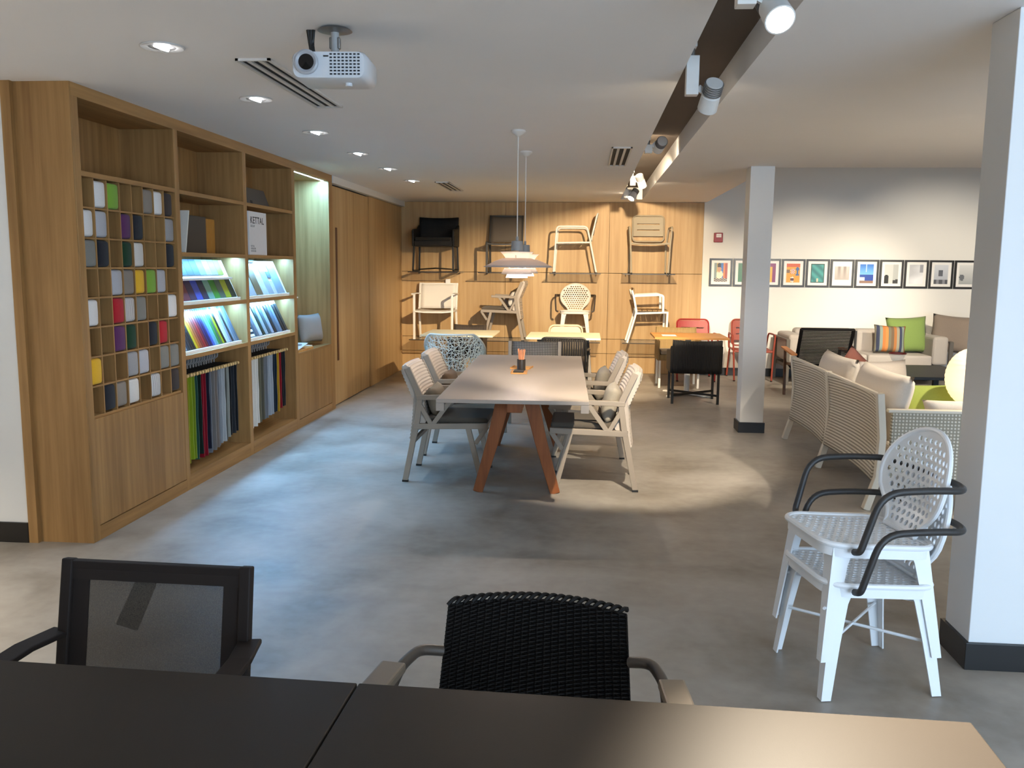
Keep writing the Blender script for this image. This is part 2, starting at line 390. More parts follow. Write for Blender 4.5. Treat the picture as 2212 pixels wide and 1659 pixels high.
# -- bays with lit displays
def led(name, y0, y1, z, x, e):
    w = MB().bx(x-.012, x+.012, y0, y1, z-.001, z+.006); o = w.build(name, mat('led_strip', '#f0fffb', .4, emit=('#d8ecff', 10)))
    a = light('AREA', 'led_light', (x, (y0+y1)/2, z-.003), (x-.02, (y0+y1)/2, z-.5), e, LEDC, y1-y0, sy=.02)
    return o
def led_part(t, y0, y1, z, x, e):
    o = led('led_strip', y0, y1, z, x, e); o.parent = t
def display_bay(i, label):
    t, y0, y1 = bay(i, label)
    for z0, z1 in ((2.02, 2.048), (.903, .933)): shelf(t, y0, y1, z0, z1)
    for z0, z1 in ((1.606, 1.634), (1.247, 1.277)):
        s_ = MB().bx(XK, XF-.015, y0, y1, z0+.012, z1); s_.bx(XF-.015, XF, y0, y1, z0, z1); s_.build('shelf', OAKH, t)
    MB().bx(XK, XF, y0, y1, .08, .105).build('bottom_board', OAKH, t)
    for z in (1.618, 1.259): led_part(t, y0+.02, y1-.02, z, XF-.085, 9.5)
    for zb_, zt_ in ((1.277, 1.606), (.933, 1.247)):
        # slanted white board with lip
        b = MB(); b.prism([(-2.745, zb_), (-2.745, zb_+.022), (-2.76, zb_+.022), (-2.765, zb_+.012), (-2.895, zt_-.02), (-2.91, zt_-.02), (-2.91, zb_)],
                          lambda x, z: (x, y0+.004, z), lambda x, z: (x, y1-.06, z))
        b.build('display_board', mat('white_board', '#f2f4f2', .5), t)
    MB().tube([(-2.93, y0, .862), (-2.93, y1, .862)], .012, 10).build('hanging_rail', mat('dark_rail', '#2b2622', .4), t, smooth=True)
    return t, y0, y1
t2, b20, b21 = display_bay(1, 'oak cabinet bay with coloured swatches over hanging green and red fabrics')
MB().bx(-2.86, -2.79, b20+.004, b21-.10, 1.44, 1.456).build('display_ledge', mat('white_board', '#f2f4f2', .5), t2)
t3, b30, b31 = display_bay(2, 'oak cabinet bay with pale tile samples over hanging cream fabrics')
def slant(zb_, zt_, s):   # point on the slanted board
    x = -2.765 + (-2.895+2.765)*s; z = zb_+.012 + (zt_-.02-zb_-.012)*s; return x, z
def swatch(name, ya, yb, zb_, zt_, s0, s1, th, m_, label, group, cat='swatch'):
    (xa, za), (xb, zb2) = slant(zb_, zt_, s0), slant(zb_, zt_, s1)
    d = Vector((xb-xa, 0, zb2-za)).normalized(); n = Vector((-d.z, 0, d.x)) * -1
    if n.z < 0: n = -n
    o = MB(); P = []
    for y in (ya, yb): P += [Vector((xa, y, za)), Vector((xb, y, zb2)), Vector((xb, y, zb2))+n*th, Vector((xa, y, za))+n*th]
    o.add(P, [(0, 1, 2, 3), (7, 6, 5, 4), (0, 4, 5, 1), (1, 5, 6, 2), (2, 6, 7, 3), (3, 7, 4, 0)])
    return tag(o.build(name, m_, bevel=.001, seg=1), label, cat, group)
UP = [('pale blue', '#8fb0bb'), ('grey blue', '#66808c'), ('slate blue', '#4d6a7a'), ('dark slate', '#3c5261'), ('steel blue', '#47627a'), ('light blue', '#a4bac6'), ('white', '#dfe6e6'), ('pale grey', '#ccd6d8'), ('yellow', '#cfc022')]
LO = [('scarlet', '#a3251d'), ('crimson', '#7d1f27'), ('plum', '#3c1a44'), ('cobalt blue', '#4357c9'), ('navy', '#1d1a3f'), ('pale mint', '#86b7a5'), ('bright green', '#3f9a26'), ('sage grey', '#56695a'), ('lime yellow', '#b9c01d'), ('dark forest green', '#1c2f20')]
n = len(UP); w = (b21-b20-.16)/n
for k, (cn, cc) in enumerate(UP):
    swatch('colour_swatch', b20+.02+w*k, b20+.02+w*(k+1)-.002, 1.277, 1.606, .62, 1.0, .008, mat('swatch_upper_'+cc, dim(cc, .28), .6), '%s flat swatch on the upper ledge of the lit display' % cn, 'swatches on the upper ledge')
n = len(LO); w = (b21-b20-.09)/n
for k, (cn, cc) in enumerate(LO):
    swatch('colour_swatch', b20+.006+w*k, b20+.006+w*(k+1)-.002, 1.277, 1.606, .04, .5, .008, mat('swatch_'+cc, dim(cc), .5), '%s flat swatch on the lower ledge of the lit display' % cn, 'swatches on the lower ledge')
SL = [('plum', '#4a2430'), ('ice blue', '#a9bccb'), ('silver blue', '#90a4b5'), ('slate', '#2f4150'), ('dark slate', '#2a3540'), ('black', '#16181c'), ('charcoal', '#1c1f22'), ('bright yellow', '#e0c21a'), ('orange', '#d67c1d'), ('coral', '#b6583a'), ('brick red', '#8e3028'), ('bright red', '#b21f22'), ('maroon', '#6d1a28'), ('violet', '#33205c'), ('indigo', '#1d1b52'), ('blue', '#4a62bd'), ('sky blue', '#6fa5cf'), ('aqua', '#73b9b0'), ('green', '#379146'), ('sage', '#4f6b55'), ('lime', '#b2b81d'), ('jet black', '#131516'), ('white', '#e4e8ea'), ('pearl', '#cdd6dc'), ('pale lavender grey', '#9aa6b6'), ('graphite', '#2b3038'), ('pale steel', '#93a6b6'), ('steel grey', '#71879b'), ('blue grey', '#62778c')]
n = len(SL); w = (b21-b20-.08)/n
for k, (cn, cc) in enumerate(SL):
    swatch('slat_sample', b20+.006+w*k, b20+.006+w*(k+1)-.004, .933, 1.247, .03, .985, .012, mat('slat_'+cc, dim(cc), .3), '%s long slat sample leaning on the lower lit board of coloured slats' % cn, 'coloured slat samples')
TL = [('dark grey stone', '#3f4a52', .0, .06, .03, .55), ('pale marble', '#c8d2d6', .05, .26, .03, .9), ('oak brown wood', '#8a7250', .27, .40, .03, .92), ('white marble', '#e8ecea', .41, .54, .03, .9), ('light grey stone', '#b9bfc4', .55, .68, .03, .8), ('ivory', '#e9e7df', .69, .76, .03, .42), ('pale blue grey', '#a9bac4', .78, .96, .03, .86)]
for cn, cc, a, b, s0, s1 in TL:
    L_ = b31-b30-.09
    swatch('tile_sample', b30+.008+L_*a, b30+.008+L_*b, 1.277, 1.606, s0, s1, .014 if 'oak' in cn else .009, mat('tile_'+cc, dim(cc, .6), .35, 0, .12, 20), '%s tile sample on the upper lit board of pale tiles' % cn, 'tile samples')
L_ = b31-b30-.09
swatch('tile_sample', b30+.008+L_*.69, b30+.008+L_*.77, 1.277, 1.606, .5, .68, .009, mat('tile_slate', '#5c6b75', .4), 'small slate chip above the ivory tile sample', 'tile samples')
swatch('tile_sample', b30+.35, b30+.50, 1.277, 1.606, .93, 1.0, .02, mat('tile_bar', '#4b4b46', .4), 'small dark bar sample at the top of the lit tile board', 'tile samples')
SB = [('grey', '#707c8a'), ('white', '#dfe5e6'), ('deep green', '#173226'), ('pale grey', '#aebabd'), ('smoke grey', '#4d5c60'), ('silver', '#a8b2bd'), ('black', '#14181c'), ('pewter', '#5d6b7a'), ('steel', '#7d8fa0'), ('ink black', '#10141a'), ('dark graphite', '#1b222b')]
n = len(SB); w = (L_-.22)/n
ws = swatch('weave_sample', b30+.008, b30+.21, .933, 1.247, .03, .8, .008, stripes('weave_print', ['#dde6ea', '#2a3440'], 'Z', 26), 'blue and white woven sample at the left end of the dark rods', 'rod and weave samples')
for k, (cn, cc) in enumerate(SB):
    swatch('rod_sample', b30+.225+w*k, b30+.225+w*(k+1)-.02, .933, 1.247, .03, .86+.02*(k % 3), .02, mat('rod_'+cc, dim(cc), .35), '%s rod sample on the lower lit board of pale rods' % cn, 'rod and weave samples')
# hanging fabrics
def hang(y0, cols, dy, zb0, grp):
    for k, (cn, cc, zbot, kn) in enumerate(cols):
        y = y0+dy*k+random.uniform(-.005, .005)
        t = thing('hanging_fabric', '%s fabric length hanging from wooden pegs, %s' % (cn, grp), 'fabric', (-2.9, y, zbot), 0, 'hanging fabrics in the ' + grp)
        ph = random.uniform(0, 6)
        hh = .778-zbot
        def fn(u, v, s=1):
            x = -.15+.30*u
            yy = .016*sin(5*u+ph)*(1-v*.6)+.006*sin(11*v+ph)
            return (x, yy, hh*v)
        mb = MB()
        n_ = 10
        for sgn in (-1, 1): mb.grid(lambda u, v: (fn(u, v)[0], fn(u, v)[1]+sgn*dy*.36*(.75+.25*(1-v))*min(1, 6*(1-u)+.25), fn(u, v)[2]), n_, 4)
        mb.grid(lambda u, v: (fn(1, v)[0], fn(1, v)[1]+(u-.5)*2*dy*.36*(.75+.25*(1-v))*.25, fn(1, v)[2]), 1, 4)
        mb.build('cloth', fabric(cc), t, smooth='all')
        if kn:
            jy = random.uniform(-.007, .007)
            pg = MB().tube([(.145, jy, hh+.010), (.150, jy, hh+.010), (.172, jy, hh+.010), (.176, jy, hh+.010)], .0125, 10, scale=[.7, 1, 1, .7]).build('peg', mat('pale_peg_wood', '#c9a56d', .5), t, smooth=True)
            MB().tube([(-.15, jy, hh+.006), (.146, jy, hh+.008)], .005, 6).build('peg_rod', mat('dark_rail', '#2b2622', .4), pg)
            hk = [(-.03+.03*cos(a), 0, hh+.071+.03*sin(a)) for a in [(-.5+1.75*i/10)*pi for i in range(11)]]
            MB().tube([(-.03, 0, hh+.01), (-.03, 0, hh+.038)]+hk[2:], .008, 6, up=(0, 1, 0)).build('hook', mat('grey_hook', '#8d8a88', .4), t, smooth=True)
H2 = [('mustard olive', '#8f8415', .17, 1), ('olive yellow', '#8c8a18', .165, 1), ('lime green', '#7f931c', .18, 1), ('moss green', '#75881f', .18, 1), ('bottle teal', '#2a4f45', .165, 1), ('dark green black', '#14231c', .19, 1), ('deep red', '#8c1222', .16, 1), ('crimson', '#7c1020', .16, 1), ('dark navy', '#1b1d2c', .2, 1), ('blue grey', '#6a6c73', .165, 1), ('warm grey', '#77726f', .17, 1), ('taupe', '#7f736b', .18, 1), ('stone grey', '#74767b', .19, 1), ('light silver grey', '#9b9fa3', .2, 1), ('pale ash grey', '#a8abad', .2, 1), ('dark ash', '#55554f', .21, 1), ('pebble grey', '#8f9088', .22, 1), ('jet black', '#1b1b1d', .23, 1), ('charcoal', '#2c2d31', .23, 1), ('soft black', '#202126', .24, 1)]
hang(b20+.045, H2, .046, .2, 'left hanging bay')
H3 = [('dusty white', '#bdb5ae', .2, 1), ('ivory', '#d9d2c8', .2, 1), ('cream', '#d6d0c6', .2, 1), ('off white', '#cfcac2', .22, 1), ('khaki grey', '#66614f', .22, 1), ('olive grey', '#5c584a', .23, 1), ('cement grey', '#6e6f72', .23, 1), ('dove grey', '#7b7d81', .23, 1), ('pale blue grey', '#9aa0a8', .24, 1), ('silver', '#9ea3aa', .24, 1), ('navy black', '#16202c', .25, 1), ('ink blue', '#1b2734', .25, 1), ('golden yellow', '#b88a1f', .24, 1), ('blood red', '#7a141c', .26, 1), ('pure black', '#17171a', .27, 1), ('graphite black', '#1e1f22', .27, 1)]
hang(b30+.045, H3, .056, .22, 'right hanging bay')
# ---- things on the upper shelves
WP = mat('white_print', '#eceae6', .5); GP = mat('grey_board', '#6b655d', .8)
def box_thing(name, lab, cat, x0, x1, ya, yb, z0, z1, m_, rot=None, group=None, bevel=.002):
    cx, cy = (x0+x1)/2, (ya+yb)/2
    o = MB().bx(x0-cx, x1-cx, ya-cy, yb-cy, 0, z1-z0).build(name, m_, bevel=bevel); o.location = (cx, cy, z0)
    if rot: o.rotation_euler = rot
    return tag(o, lab, cat, group)
def text(parent, body, size, loc, rot, m_, name='lettering', align='LEFT'):
    cu = bpy.data.curves.new(name, 'FONT'); cu.body = body; cu.size = size; cu.extrude = .0006; cu.offset = size*.012; cu.space_character = 1.12; cu.align_x = align
    tmp = bpy.data.objects.new(name, cu); COL.objects.link(tmp)
    me = bpy.data.meshes.new_from_object(tmp.evaluated_get(bpy.context.evaluated_depsgraph_get())); bpy.data.objects.remove(tmp)
    me.materials.clear(); me.materials.append(m_); o = bpy.data.objects.new(name, me); COL.objects.link(o); o.parent = parent; o.location = loc; o.rotation_euler = rot; return o
INK = mat('print_ink', '#26262a', .6); INKG = mat('print_ink_grey', '#8d8b88', .6)
bk = box_thing('catalogue', 'white catalogue with bold black KETTAL lettering on the oak shelf', 'catalogue', -2.752, -2.727, 6.965, 7.355, 1.634, 1.985, mat('catalogue_cover', '#e2e0df', .45))
text(bk, 'KETTAL', .078, (.0127, -.165, .255), (pi/2, 0, pi/2), INK)
text(bk, 'GROUP', .026, (.0127, -.165, .225), (pi/2, 0, pi/2), INKG)
text(bk, 'KETTAL\nPAVILIONS\nOUTDOOR', .020, (.0127, -.165, .065), (pi/2, 0, pi/2), INKG)
l1 = box_thing('leaning_brochure', 'cream brochure with black sketch leaning against the cabinet side', 'brochure', -2.95, -2.74, b20+.10, b20+.112, 1.634, 1.93, mat('brochure_cover', '#d8d3c8', .6), (radians(-14), 0, 0))
for k in range(5): MB().tube([(-.02+.03*sin(k*2.1), -.0065, .09+.02*k), (.02+.02*cos(k*3), -.0065, .115+.02*k)], .003, 5).build('sketch_line', INK, l1)
box_thing('box_file', 'dark taupe cardboard box behind the orange binders', 'box', -3.07, -2.82, b20+.30, b20+.62, 1.634, 1.90, mat('taupe_board', '#4a4036', .8))
for k in range(6):
    box_thing('binder', 'orange binder spine beside the taupe box on the oak shelf', 'binder', -3.06, -2.83, b20+.63+.028*k, b20+.655+.028*k, 1.634, 1.89, mat('orange_binder', '#a8701a', .6), group='orange binders')
box_thing('black_case', 'black case at the back of the top right shelf', 'case', -3.07, -2.88, b30+.04, b30+.32, 2.048, 2.25, mat('black_case', '#1b1816', .6))
gs = box_thing('grey_presentation_case', 'flat grey case leaning in the top right shelf', 'case', -2.90, -2.875, b30+.20, b30+.95, 2.05, 2.22, mat('grey_panel', '#5c5650', .6), (0, radians(-20), 0))
MB().bx(.0125, .016, -.06, -.02, 0, .05).build('plug', BLACK, gs)
# -- bay with pinned shelves and pillow
t4, y40, y41 = bay(3, 'oak cabinet bay with a lit tall niche above a plain door')
led_part(t4, y40+.01, y41-.01, 2.43, XF-.06, 26)
MB().bx(XK, XF, y40, y41, .70, .722).build('seat_board', OAKH, t4)
MB().bx(XF-.022, XF-.001, y40+.002, y41-.002, .085, .70).build('door', OAK, t4, bevel=.001, seg=1)
MB().bx(-3.088, -3.07, y40+.005, y40+.30, .74, 2.40).build('display_strip', WHITE, t4)
for z, d_ in ((1.80, .16), (1.62, .12), (1.44, .18), (1.235, .26)):
    MB().bx(-3.07, -3.07+d_, y40+.01, y40+.30, z, z+.012).build('small_shelf', WHITE2, t4)
for k, (z, nm, cc, sx, sz) in enumerate(((1.812, 'dark grey sample stack', '#55565e', .09, .05), (1.247, 'dark pebble sample', '#5b5962', .13, .045), (1.452, 'pale blue card', '#9fb2bd', .05, .12))):
    box_thing('sample_piece', '%s on a small white shelf in the lit niche' % nm, 'sample', -3.06, -3.06+sx, y40+.03, y40+.20, z, z+sz, mat('samp'+cc, cc, .6))
box_thing('white_binder', 'white binder standing above the black cube samples', 'binder', -3.05, -2.92, y40+.02, y40+.16, 1.03, 1.20, mat('binder_white', '#d4d6d8', .5))
tr = box_thing('cube_tray', 'white tray holding black cube samples in the niche', 'tray', -3.07, -2.78, y40+.012, y40+.11, .975, 1.03, WHITE2)
for k in range(4): MB().bx(-.105+.068*k, -.062+.068*k, -.055, -.03, .008, .05).build('cube_sample', BLACK, tr)
def pillow_mesh(w, h, t, nu=14, puff=.5):
    mb = MB()
    def fn(sg):
        def g(u, v):
            a, b = 2*u-1, 2*v-1
            k = max(0, (1-a**4)*(1-b**4))**puff
            x = a*w/2*(1-.07*(1-b*b)); y = b*h/2*(1-.07*(1-a*a))
            return (x, sg*t/2*k, y)
        return g
    mb.grid(fn(1), nu, nu); mb.grid(fn(-1), nu, nu)
    return mb
def pillow(lab, w, h, t, m_, loc, rot, name='pillow', group=None):
    o = pillow_mesh(w, h, t).build(name, m_, smooth='all')
    import bmesh
    b = bmesh.new(); b.from_mesh(o.data); bmesh.ops.remove_doubles(b, verts=b.verts, dist=.0005); bmesh.ops.recalc_face_normals(b, faces=b.faces); b.to_mesh(o.data); b.free()
    o.location = loc; o.rotation_euler = rot
    return tag(o, lab, 'pillow', group)
pillow('grey pillow sitting in the lit niche of the oak cabinet', .42, .30, .13, fabric('#9a938c'), (-2.88, y41-.21, .90), (radians(-8), 0, radians(78)))
cd = box_thing('sample_card', 'white card with black and grey round swatches on the oak bench', 'card', -2.93, -2.74, y40+.06, y40+.36, .765, .772, WP, (radians(8), 0, 0))
for k in range(4): MB().lathe([(0, .001), (.03, .001), (.03, .007), (0, .0075)], 14, (-.05+.09*(k % 2), -.09+.13*(k//2), .007)).build('dot', INK if k % 2 == 0 else INKG, cd)
box_thing('oak_block', 'oak block under the swatch card in the niche', 'block', -2.95, -2.73, y40+.05, y40+.50, .722, .745, TEAKX)
box_thing('cream_roll', 'small cream sample roll beside the swatch card', 'sample', -2.84, -2.78, y40+.52, y40+.62, .722, .748, mat('cream_roll', '#ddd2bd', .7))
yt = MB().prism([(0, 0), (.17, 0), (.03, .30), (0, .30)], lambda a, z: (-2.98+a*.9, y40+.03, .722+z), lambda a, z: (-2.98+a*.9, y40+.045, .722+z)).build('yellow_fan', mat('yellow_card', '#c79a18', .6))
tag(yt, 'yellow wedge shaped card standing in the lit niche', 'card')
# ================================================================ ceiling fixtures
STEEL = mat('brushed_steel', '#8d8a86', .35, .8); LAMPW = mat('lamp_white', '#dcd8d2', .4)
# track rail in the slot
tk = MB(); tk.bx(.462, .492, 1.3, 12.45, H+.115, H+.16)
tr_ = tk.build('lighting_track', mat('track_black', '#2a2522', .5)); tag(tr_, 'black lighting track running along the ceiling slot', 'track')
def track_spot(y, target, energy, lab, col=WARMW, ang=50, glow=6.0, blend=.35, hz=2.37):
    x = .535; dz = hz-2.37
    t = thing('track_spotlight', lab, 'spotlight', (x, y, H+.115), 0, 'white spotlights along the ceiling slot')
    t0 = Vector((x, y, H+.115))
    MB().bx(-.075, -.04, -.05, .05, -.02, .0).build('adapter', LAMPW, t, bevel=.003)
    MB().tube([(-.055, 0, -.02), (-.055, 0, -.06)], .011, 10).build('stem', STEEL, t, smooth=True)
    MB().bx(-.085, -.025, -.03, .03, -.235+dz*.6, -.055).build('gear_box', LAMPW, t, bevel=.003)
    hc = Vector((.035, 0, -.245+dz)); d = (Vector(target) - (t0+hc)).normalized()
    q = d.to_track_quat('Z', 'Y').to_matrix().to_4x4(); q.translation = hc
    MB().lathe([(0, -.085), (.040, -.085), (.040, -.02), (.045, -.015), (.048, .065), (.043, .066), (.040, .05), (0, .05)], 24).xf(q).build('lamp_head', LAMPW, t, smooth=True)
    fins = MB()
    for k in range(5): fins.lathe([(.041, -.08+.012*k), (.046, -.08+.012*k), (.046, -.075+.012*k), (.041, -.075+.012*k)], 20)
    fins.xf(q).build('heat_sink', mat('heat_sink_grey', '#6f6b68', .5), t, smooth=True)
    MB().lathe([(0, .055), (.039, .055), (.039, .052), (0, .052)], 20).xf(q).build('lens', mat('spot_lens', '#fff3dc', .3, emit=('#ffedcf', glow)), t)
    MB().bar((-.025, 0, -.2+dz*.7), (.01, 0, -.22+dz), .02, .03).build('bracket', LAMPW, t)
    light('SPOT', 'spot_lamp', t0+hc+d*.075, target, energy, col, .022, ang, blend)
track_spot(2.95, (.95, 1.2, .74), 1350, 'white track spotlight nearest the camera with glaring lens', WARMW, 50, 150, 1.0)
track_spot(4.40, (.25, 6.6, .4), 320, 'white track spotlight with finned head above the dining table end', WARMW, 50, 8, .5)
track_spot(7.45, (-.55, 13.0, .95), 1050, 'white track spotlight seen from behind, third along the slot', WARM, 62, 8, .6, 2.556)
track_spot(9.95, (1.3, 11.2, .74), 45, 'brightly lit white track spotlight, fourth along the slot', WARM, 75, 8, .6, 2.5)
track_spot(11.6, (-.5, 10.6, .74), 50, 'small white track spotlight at the far end of the slot', WARM, 75, 14, .6, 2.49)
# downlights
for k, (x, y) in enumerate(((-1.873, 3.847), (-1.912, 5.049), (-1.955, 6.3), (-1.96, 7.484), (-1.968, 8.648), (-1.97, 9.854))):
    t = thing('downlight', ['nearest recessed round ceiling downlight with tilted lamp', 'second recessed ceiling downlight over the cabinet', 'third recessed ceiling downlight from the camera', 'fourth recessed ceiling downlight from the camera', 'fifth recessed ceiling downlight from the camera', 'farthest recessed ceiling downlight near the soffit'][k], 'downlight', (x, y, H), 0, 'row of recessed downlights')
    MB().lathe([(.058, .0), (.092, .0), (.094, -.004), (.09, -.007), (.058, -.004)], 32).build('trim_ring', mat('downlight_ring', '#c9c6c2', .5), t, smooth=True)
    MB().lathe([(.0, .002), (.058, .002), (.058, -.002), (0, -.002)], 28).build('gimbal', mat('gimbal_grey', '#8f8b88', .4), t)
    q = Matrix.Rotation(radians(18), 4, 'Y'); q.translation = (-.004, 0, -.006)
    MB().lathe([(0, -.006), (.032, -.006), (.034, .004), (0, .004)], 20).xf(q).build('lamp', mat('downlight_lamp', '#ffffff', .3, emit=('#f4f8ff', 30)), t)
    light('SPOT', 'downlight_lamp', (x, y, H-.03), (x+.05, y, 0), 40 if k else 26, COOL if k < 5 else WARMW, .03, 72, .8)
# slot diffusers
def diffuser(x0, x1, y0, y1, lab):
    t = thing('air_diffuser', lab, 'vent', ((x0+x1)/2, (y0+y1)/2, H), 0, 'slot air diffusers in the ceiling')
    w = x1-x0; l = (y1-y0)/2; dk = mat('vent_dark', '#0e0c0a', .8); fr = mat('vent_white', '#d2cec8', .5)
    MB().bx(-w/2+.012, w/2-.012, -l+.01, l-.01, -.002, .001).build('backing', dk, t)
    for s in (-1, 1):
        MB().bx(s*w/2-.014*(s > 0), s*w/2+.014*(s < 0), -l, l, -.012, 0).build('frame_rail', fr, t)
        MB().bx(-w/2, w/2, s*l-.014*(s > 0), s*l+.014*(s < 0), -.0115, 0).build('frame_end', fr, t)
    for k in (-1, 1): MB().bx(k*w*.165-.010, k*w*.165+.010, -l+.014, l-.014, -.010, 0).build('blade', fr, t)
diffuser(-1.64, -1.475, 4.08, 5.30, 'long slot air diffuser beside the projector')
diffuser(.172, .335, 7.12, 8.35, 'slot air diffuser beside the ceiling light slot')
diffuser(-1.735, -1.565, 9.98, 11.1, 'far slot air diffuser near the oak wall')
# projector
t = thing('projector', 'white ceiling projector with round lens and vent grille', 'projector', (-1.03, 3.6, 2.335), radians(3))
PW = mat('projector_white', '#d3d6da', .35)
w, h, d = .30, .105, .235
body = MB(); sec = rrect(w, h, .03, 5)
ys = [(-d/2, .93), (-d/2+.02, 1.0), (d/2-.03, 1.0), (d/2, .9)]
body.sweep([(0, y, 0) for y, s_ in ys], sec, (0, 0, 1), scale=[s_ for y, s_ in ys])
body.build('body', PW, t, smooth=True)
q = Matrix.Translation((-.085, -d/2-.002, .008)) @ Matrix.Rotation(pi/2, 4, 'X')
MB().lathe([(.0, .0), (.046, .0), (.047, .014), (.040, .018), (.033, .012), (.0, .004)], 30).xf(q).build('lens_ring', mat('lens_ring_grey', '#a9abb0', .3), t, smooth=True)
MB().lathe([(0, .016), (.018, .014), (.030, .0125), (.031, .006), (0, .006)], 26).xf(q).build('lens', mat('lens_glass', '#08080a', .08), t, smooth=True)
slot = MB()
for i in range(8):
    for j in range(7):
        xx = .005+.0155*i; zz = -.038+.0125*j
        slot.bx(xx, xx+.009, -d/2-.0025, -d/2+.002, zz, zz+.0055)
gr = slot.build('vent_grille', mat('vent_black', '#1d1f22', .6), t)
MB().bx(-.02, .0, -d/2-.002, -d/2+.001, .03, .035).build('sensor_window', BLACK, t)
MB().lathe([(0, 0), (.014, 0), (.014, -.012), (0, -.014)], 14, (.06, -.03, -h/2)).build('foot', PW, t)
MB().bx(-.07, .07, -.05, .05, h/2, h/2+.008).build('mount_plate', STEEL, t)
MB().tube([(0, 0, h/2), (0, 0, .165)], .017, 12).build('mount_pole', mat('mount_grey', '#a8a6a3', .4), t, smooth=True)
MB().lathe([(0, .165), (.055, .165), (.07, .155), (.05, .15), (0, .148)], 24).build('ceiling_plate', STEEL, t, smooth=True)
MB().bx(-.022, .022, -.012, .012, .085, .13).build('mount_joint', STEEL, t, bevel=.004)
for k in range(3): MB().tube(fillet([(-.10+.006*k, .03, h/2), (-.107+.004*k, .025, h/2+.05), (-.115+.012*k, .02, .165)], .03), .007, 7).build('cable', BLACK, t, smooth=True)
# pendant lamps
def shade_mat(nm='lamp_shade_white', col='#f4efea', tr='#fff4ea', k=.6):
    M = bpy.data.materials.new(nm); M.use_nodes = True; N = M.node_tree.nodes; L = M.node_tree.links
    b = N['Principled BSDF']; b.inputs['Base Color'].default_value = lin(col); b.inputs['Roughness'].default_value = .6
    tl = N.new('ShaderNodeBsdfTranslucent'); tl.inputs['Color'].default_value = lin(tr); mx = N.new('ShaderNodeMixShader'); mx.inputs[0].default_value = k
    L.new(b.outputs[0], mx.inputs[1]); L.new(tl.outputs[0], mx.inputs[2]); L.new(mx.outputs[0], N['Material Output'].inputs['Surface']); return M
SHD = shade_mat(); SHG = shade_mat('lamp_shade_grey', '#d8d3cf', '#efe0d6', .5); SHP = mat('lamp_shade_pink', '#d9b7ae', .5)
for (x, y, lab) in ((-.498, 6.25, 'white tiered pendant lamp over the near half of the dining table'), (-.522, 7.38, 'white tiered pendant lamp behind, over the far half of the table')):
    t = thing('pendant_lamp', lab, 'pendant lamp', (x, y, 1.48), 0, 'pendant lamps over the dining table')
    top = H-1.48
    MB().lathe([(0, top), (.05, top), (.052, top-.012), (.03, top-.03), (.006, top-.045), (0, top-.045)], 24).build('canopy', LAMPW, t, smooth=True)
    MB().tube([(0, 0, .29), (0, 0, top-.04)], .004, 6).build('cord', LAMPW, t)
    MB().lathe([(0, .29), (.010, .29), (.010, .262), (.040, .258), (.042, .19), (0, .19)], 24).build('cap', mat('cap_grey', '#9a9794', .5), t, smooth=True)
    MB().lathe([(.118, .182), (.10, .165), (.085, .145), (.075, .125)], 40).build('upper_shade', SHD, t, smooth='all', solid=.0015)
    MB().lathe([(.0, .186), (.06, .186), (.116, .183), (.116, .181), (0, .183)], 36).build('top_plate', LAMPW, t, smooth=True)  # opaque disc added to keep bulb light off the ceiling
    MB().lathe([(.100, .138), (.16, .115), (.205, .092), (.237, .075)], 56).build('wide_shade', SHG, t, smooth='all', solid=.002)
    MB().lathe([(.088, .068), (.100, .05), (.112, .026)], 40).build('pink_shade', SHD, t, smooth='all', solid=.0015)
    MB().lathe([(.066, .03), (.078, .002), (.0, .0)], 36).build('diffuser', SHD, t, smooth=True)
    for a in range(3): MB().bar((.05*cos(a*2.1+.5), .05*sin(a*2.1+.5), .02), (.095*cos(a*2.1+.5), .095*sin(a*2.1+.5), .16), .003, .003).build('strut', STEEL, t)
    light('POINT', 'pendant_bulb', (x, y, 1.48+.10), None, 34, (1, .86, .74), .03)
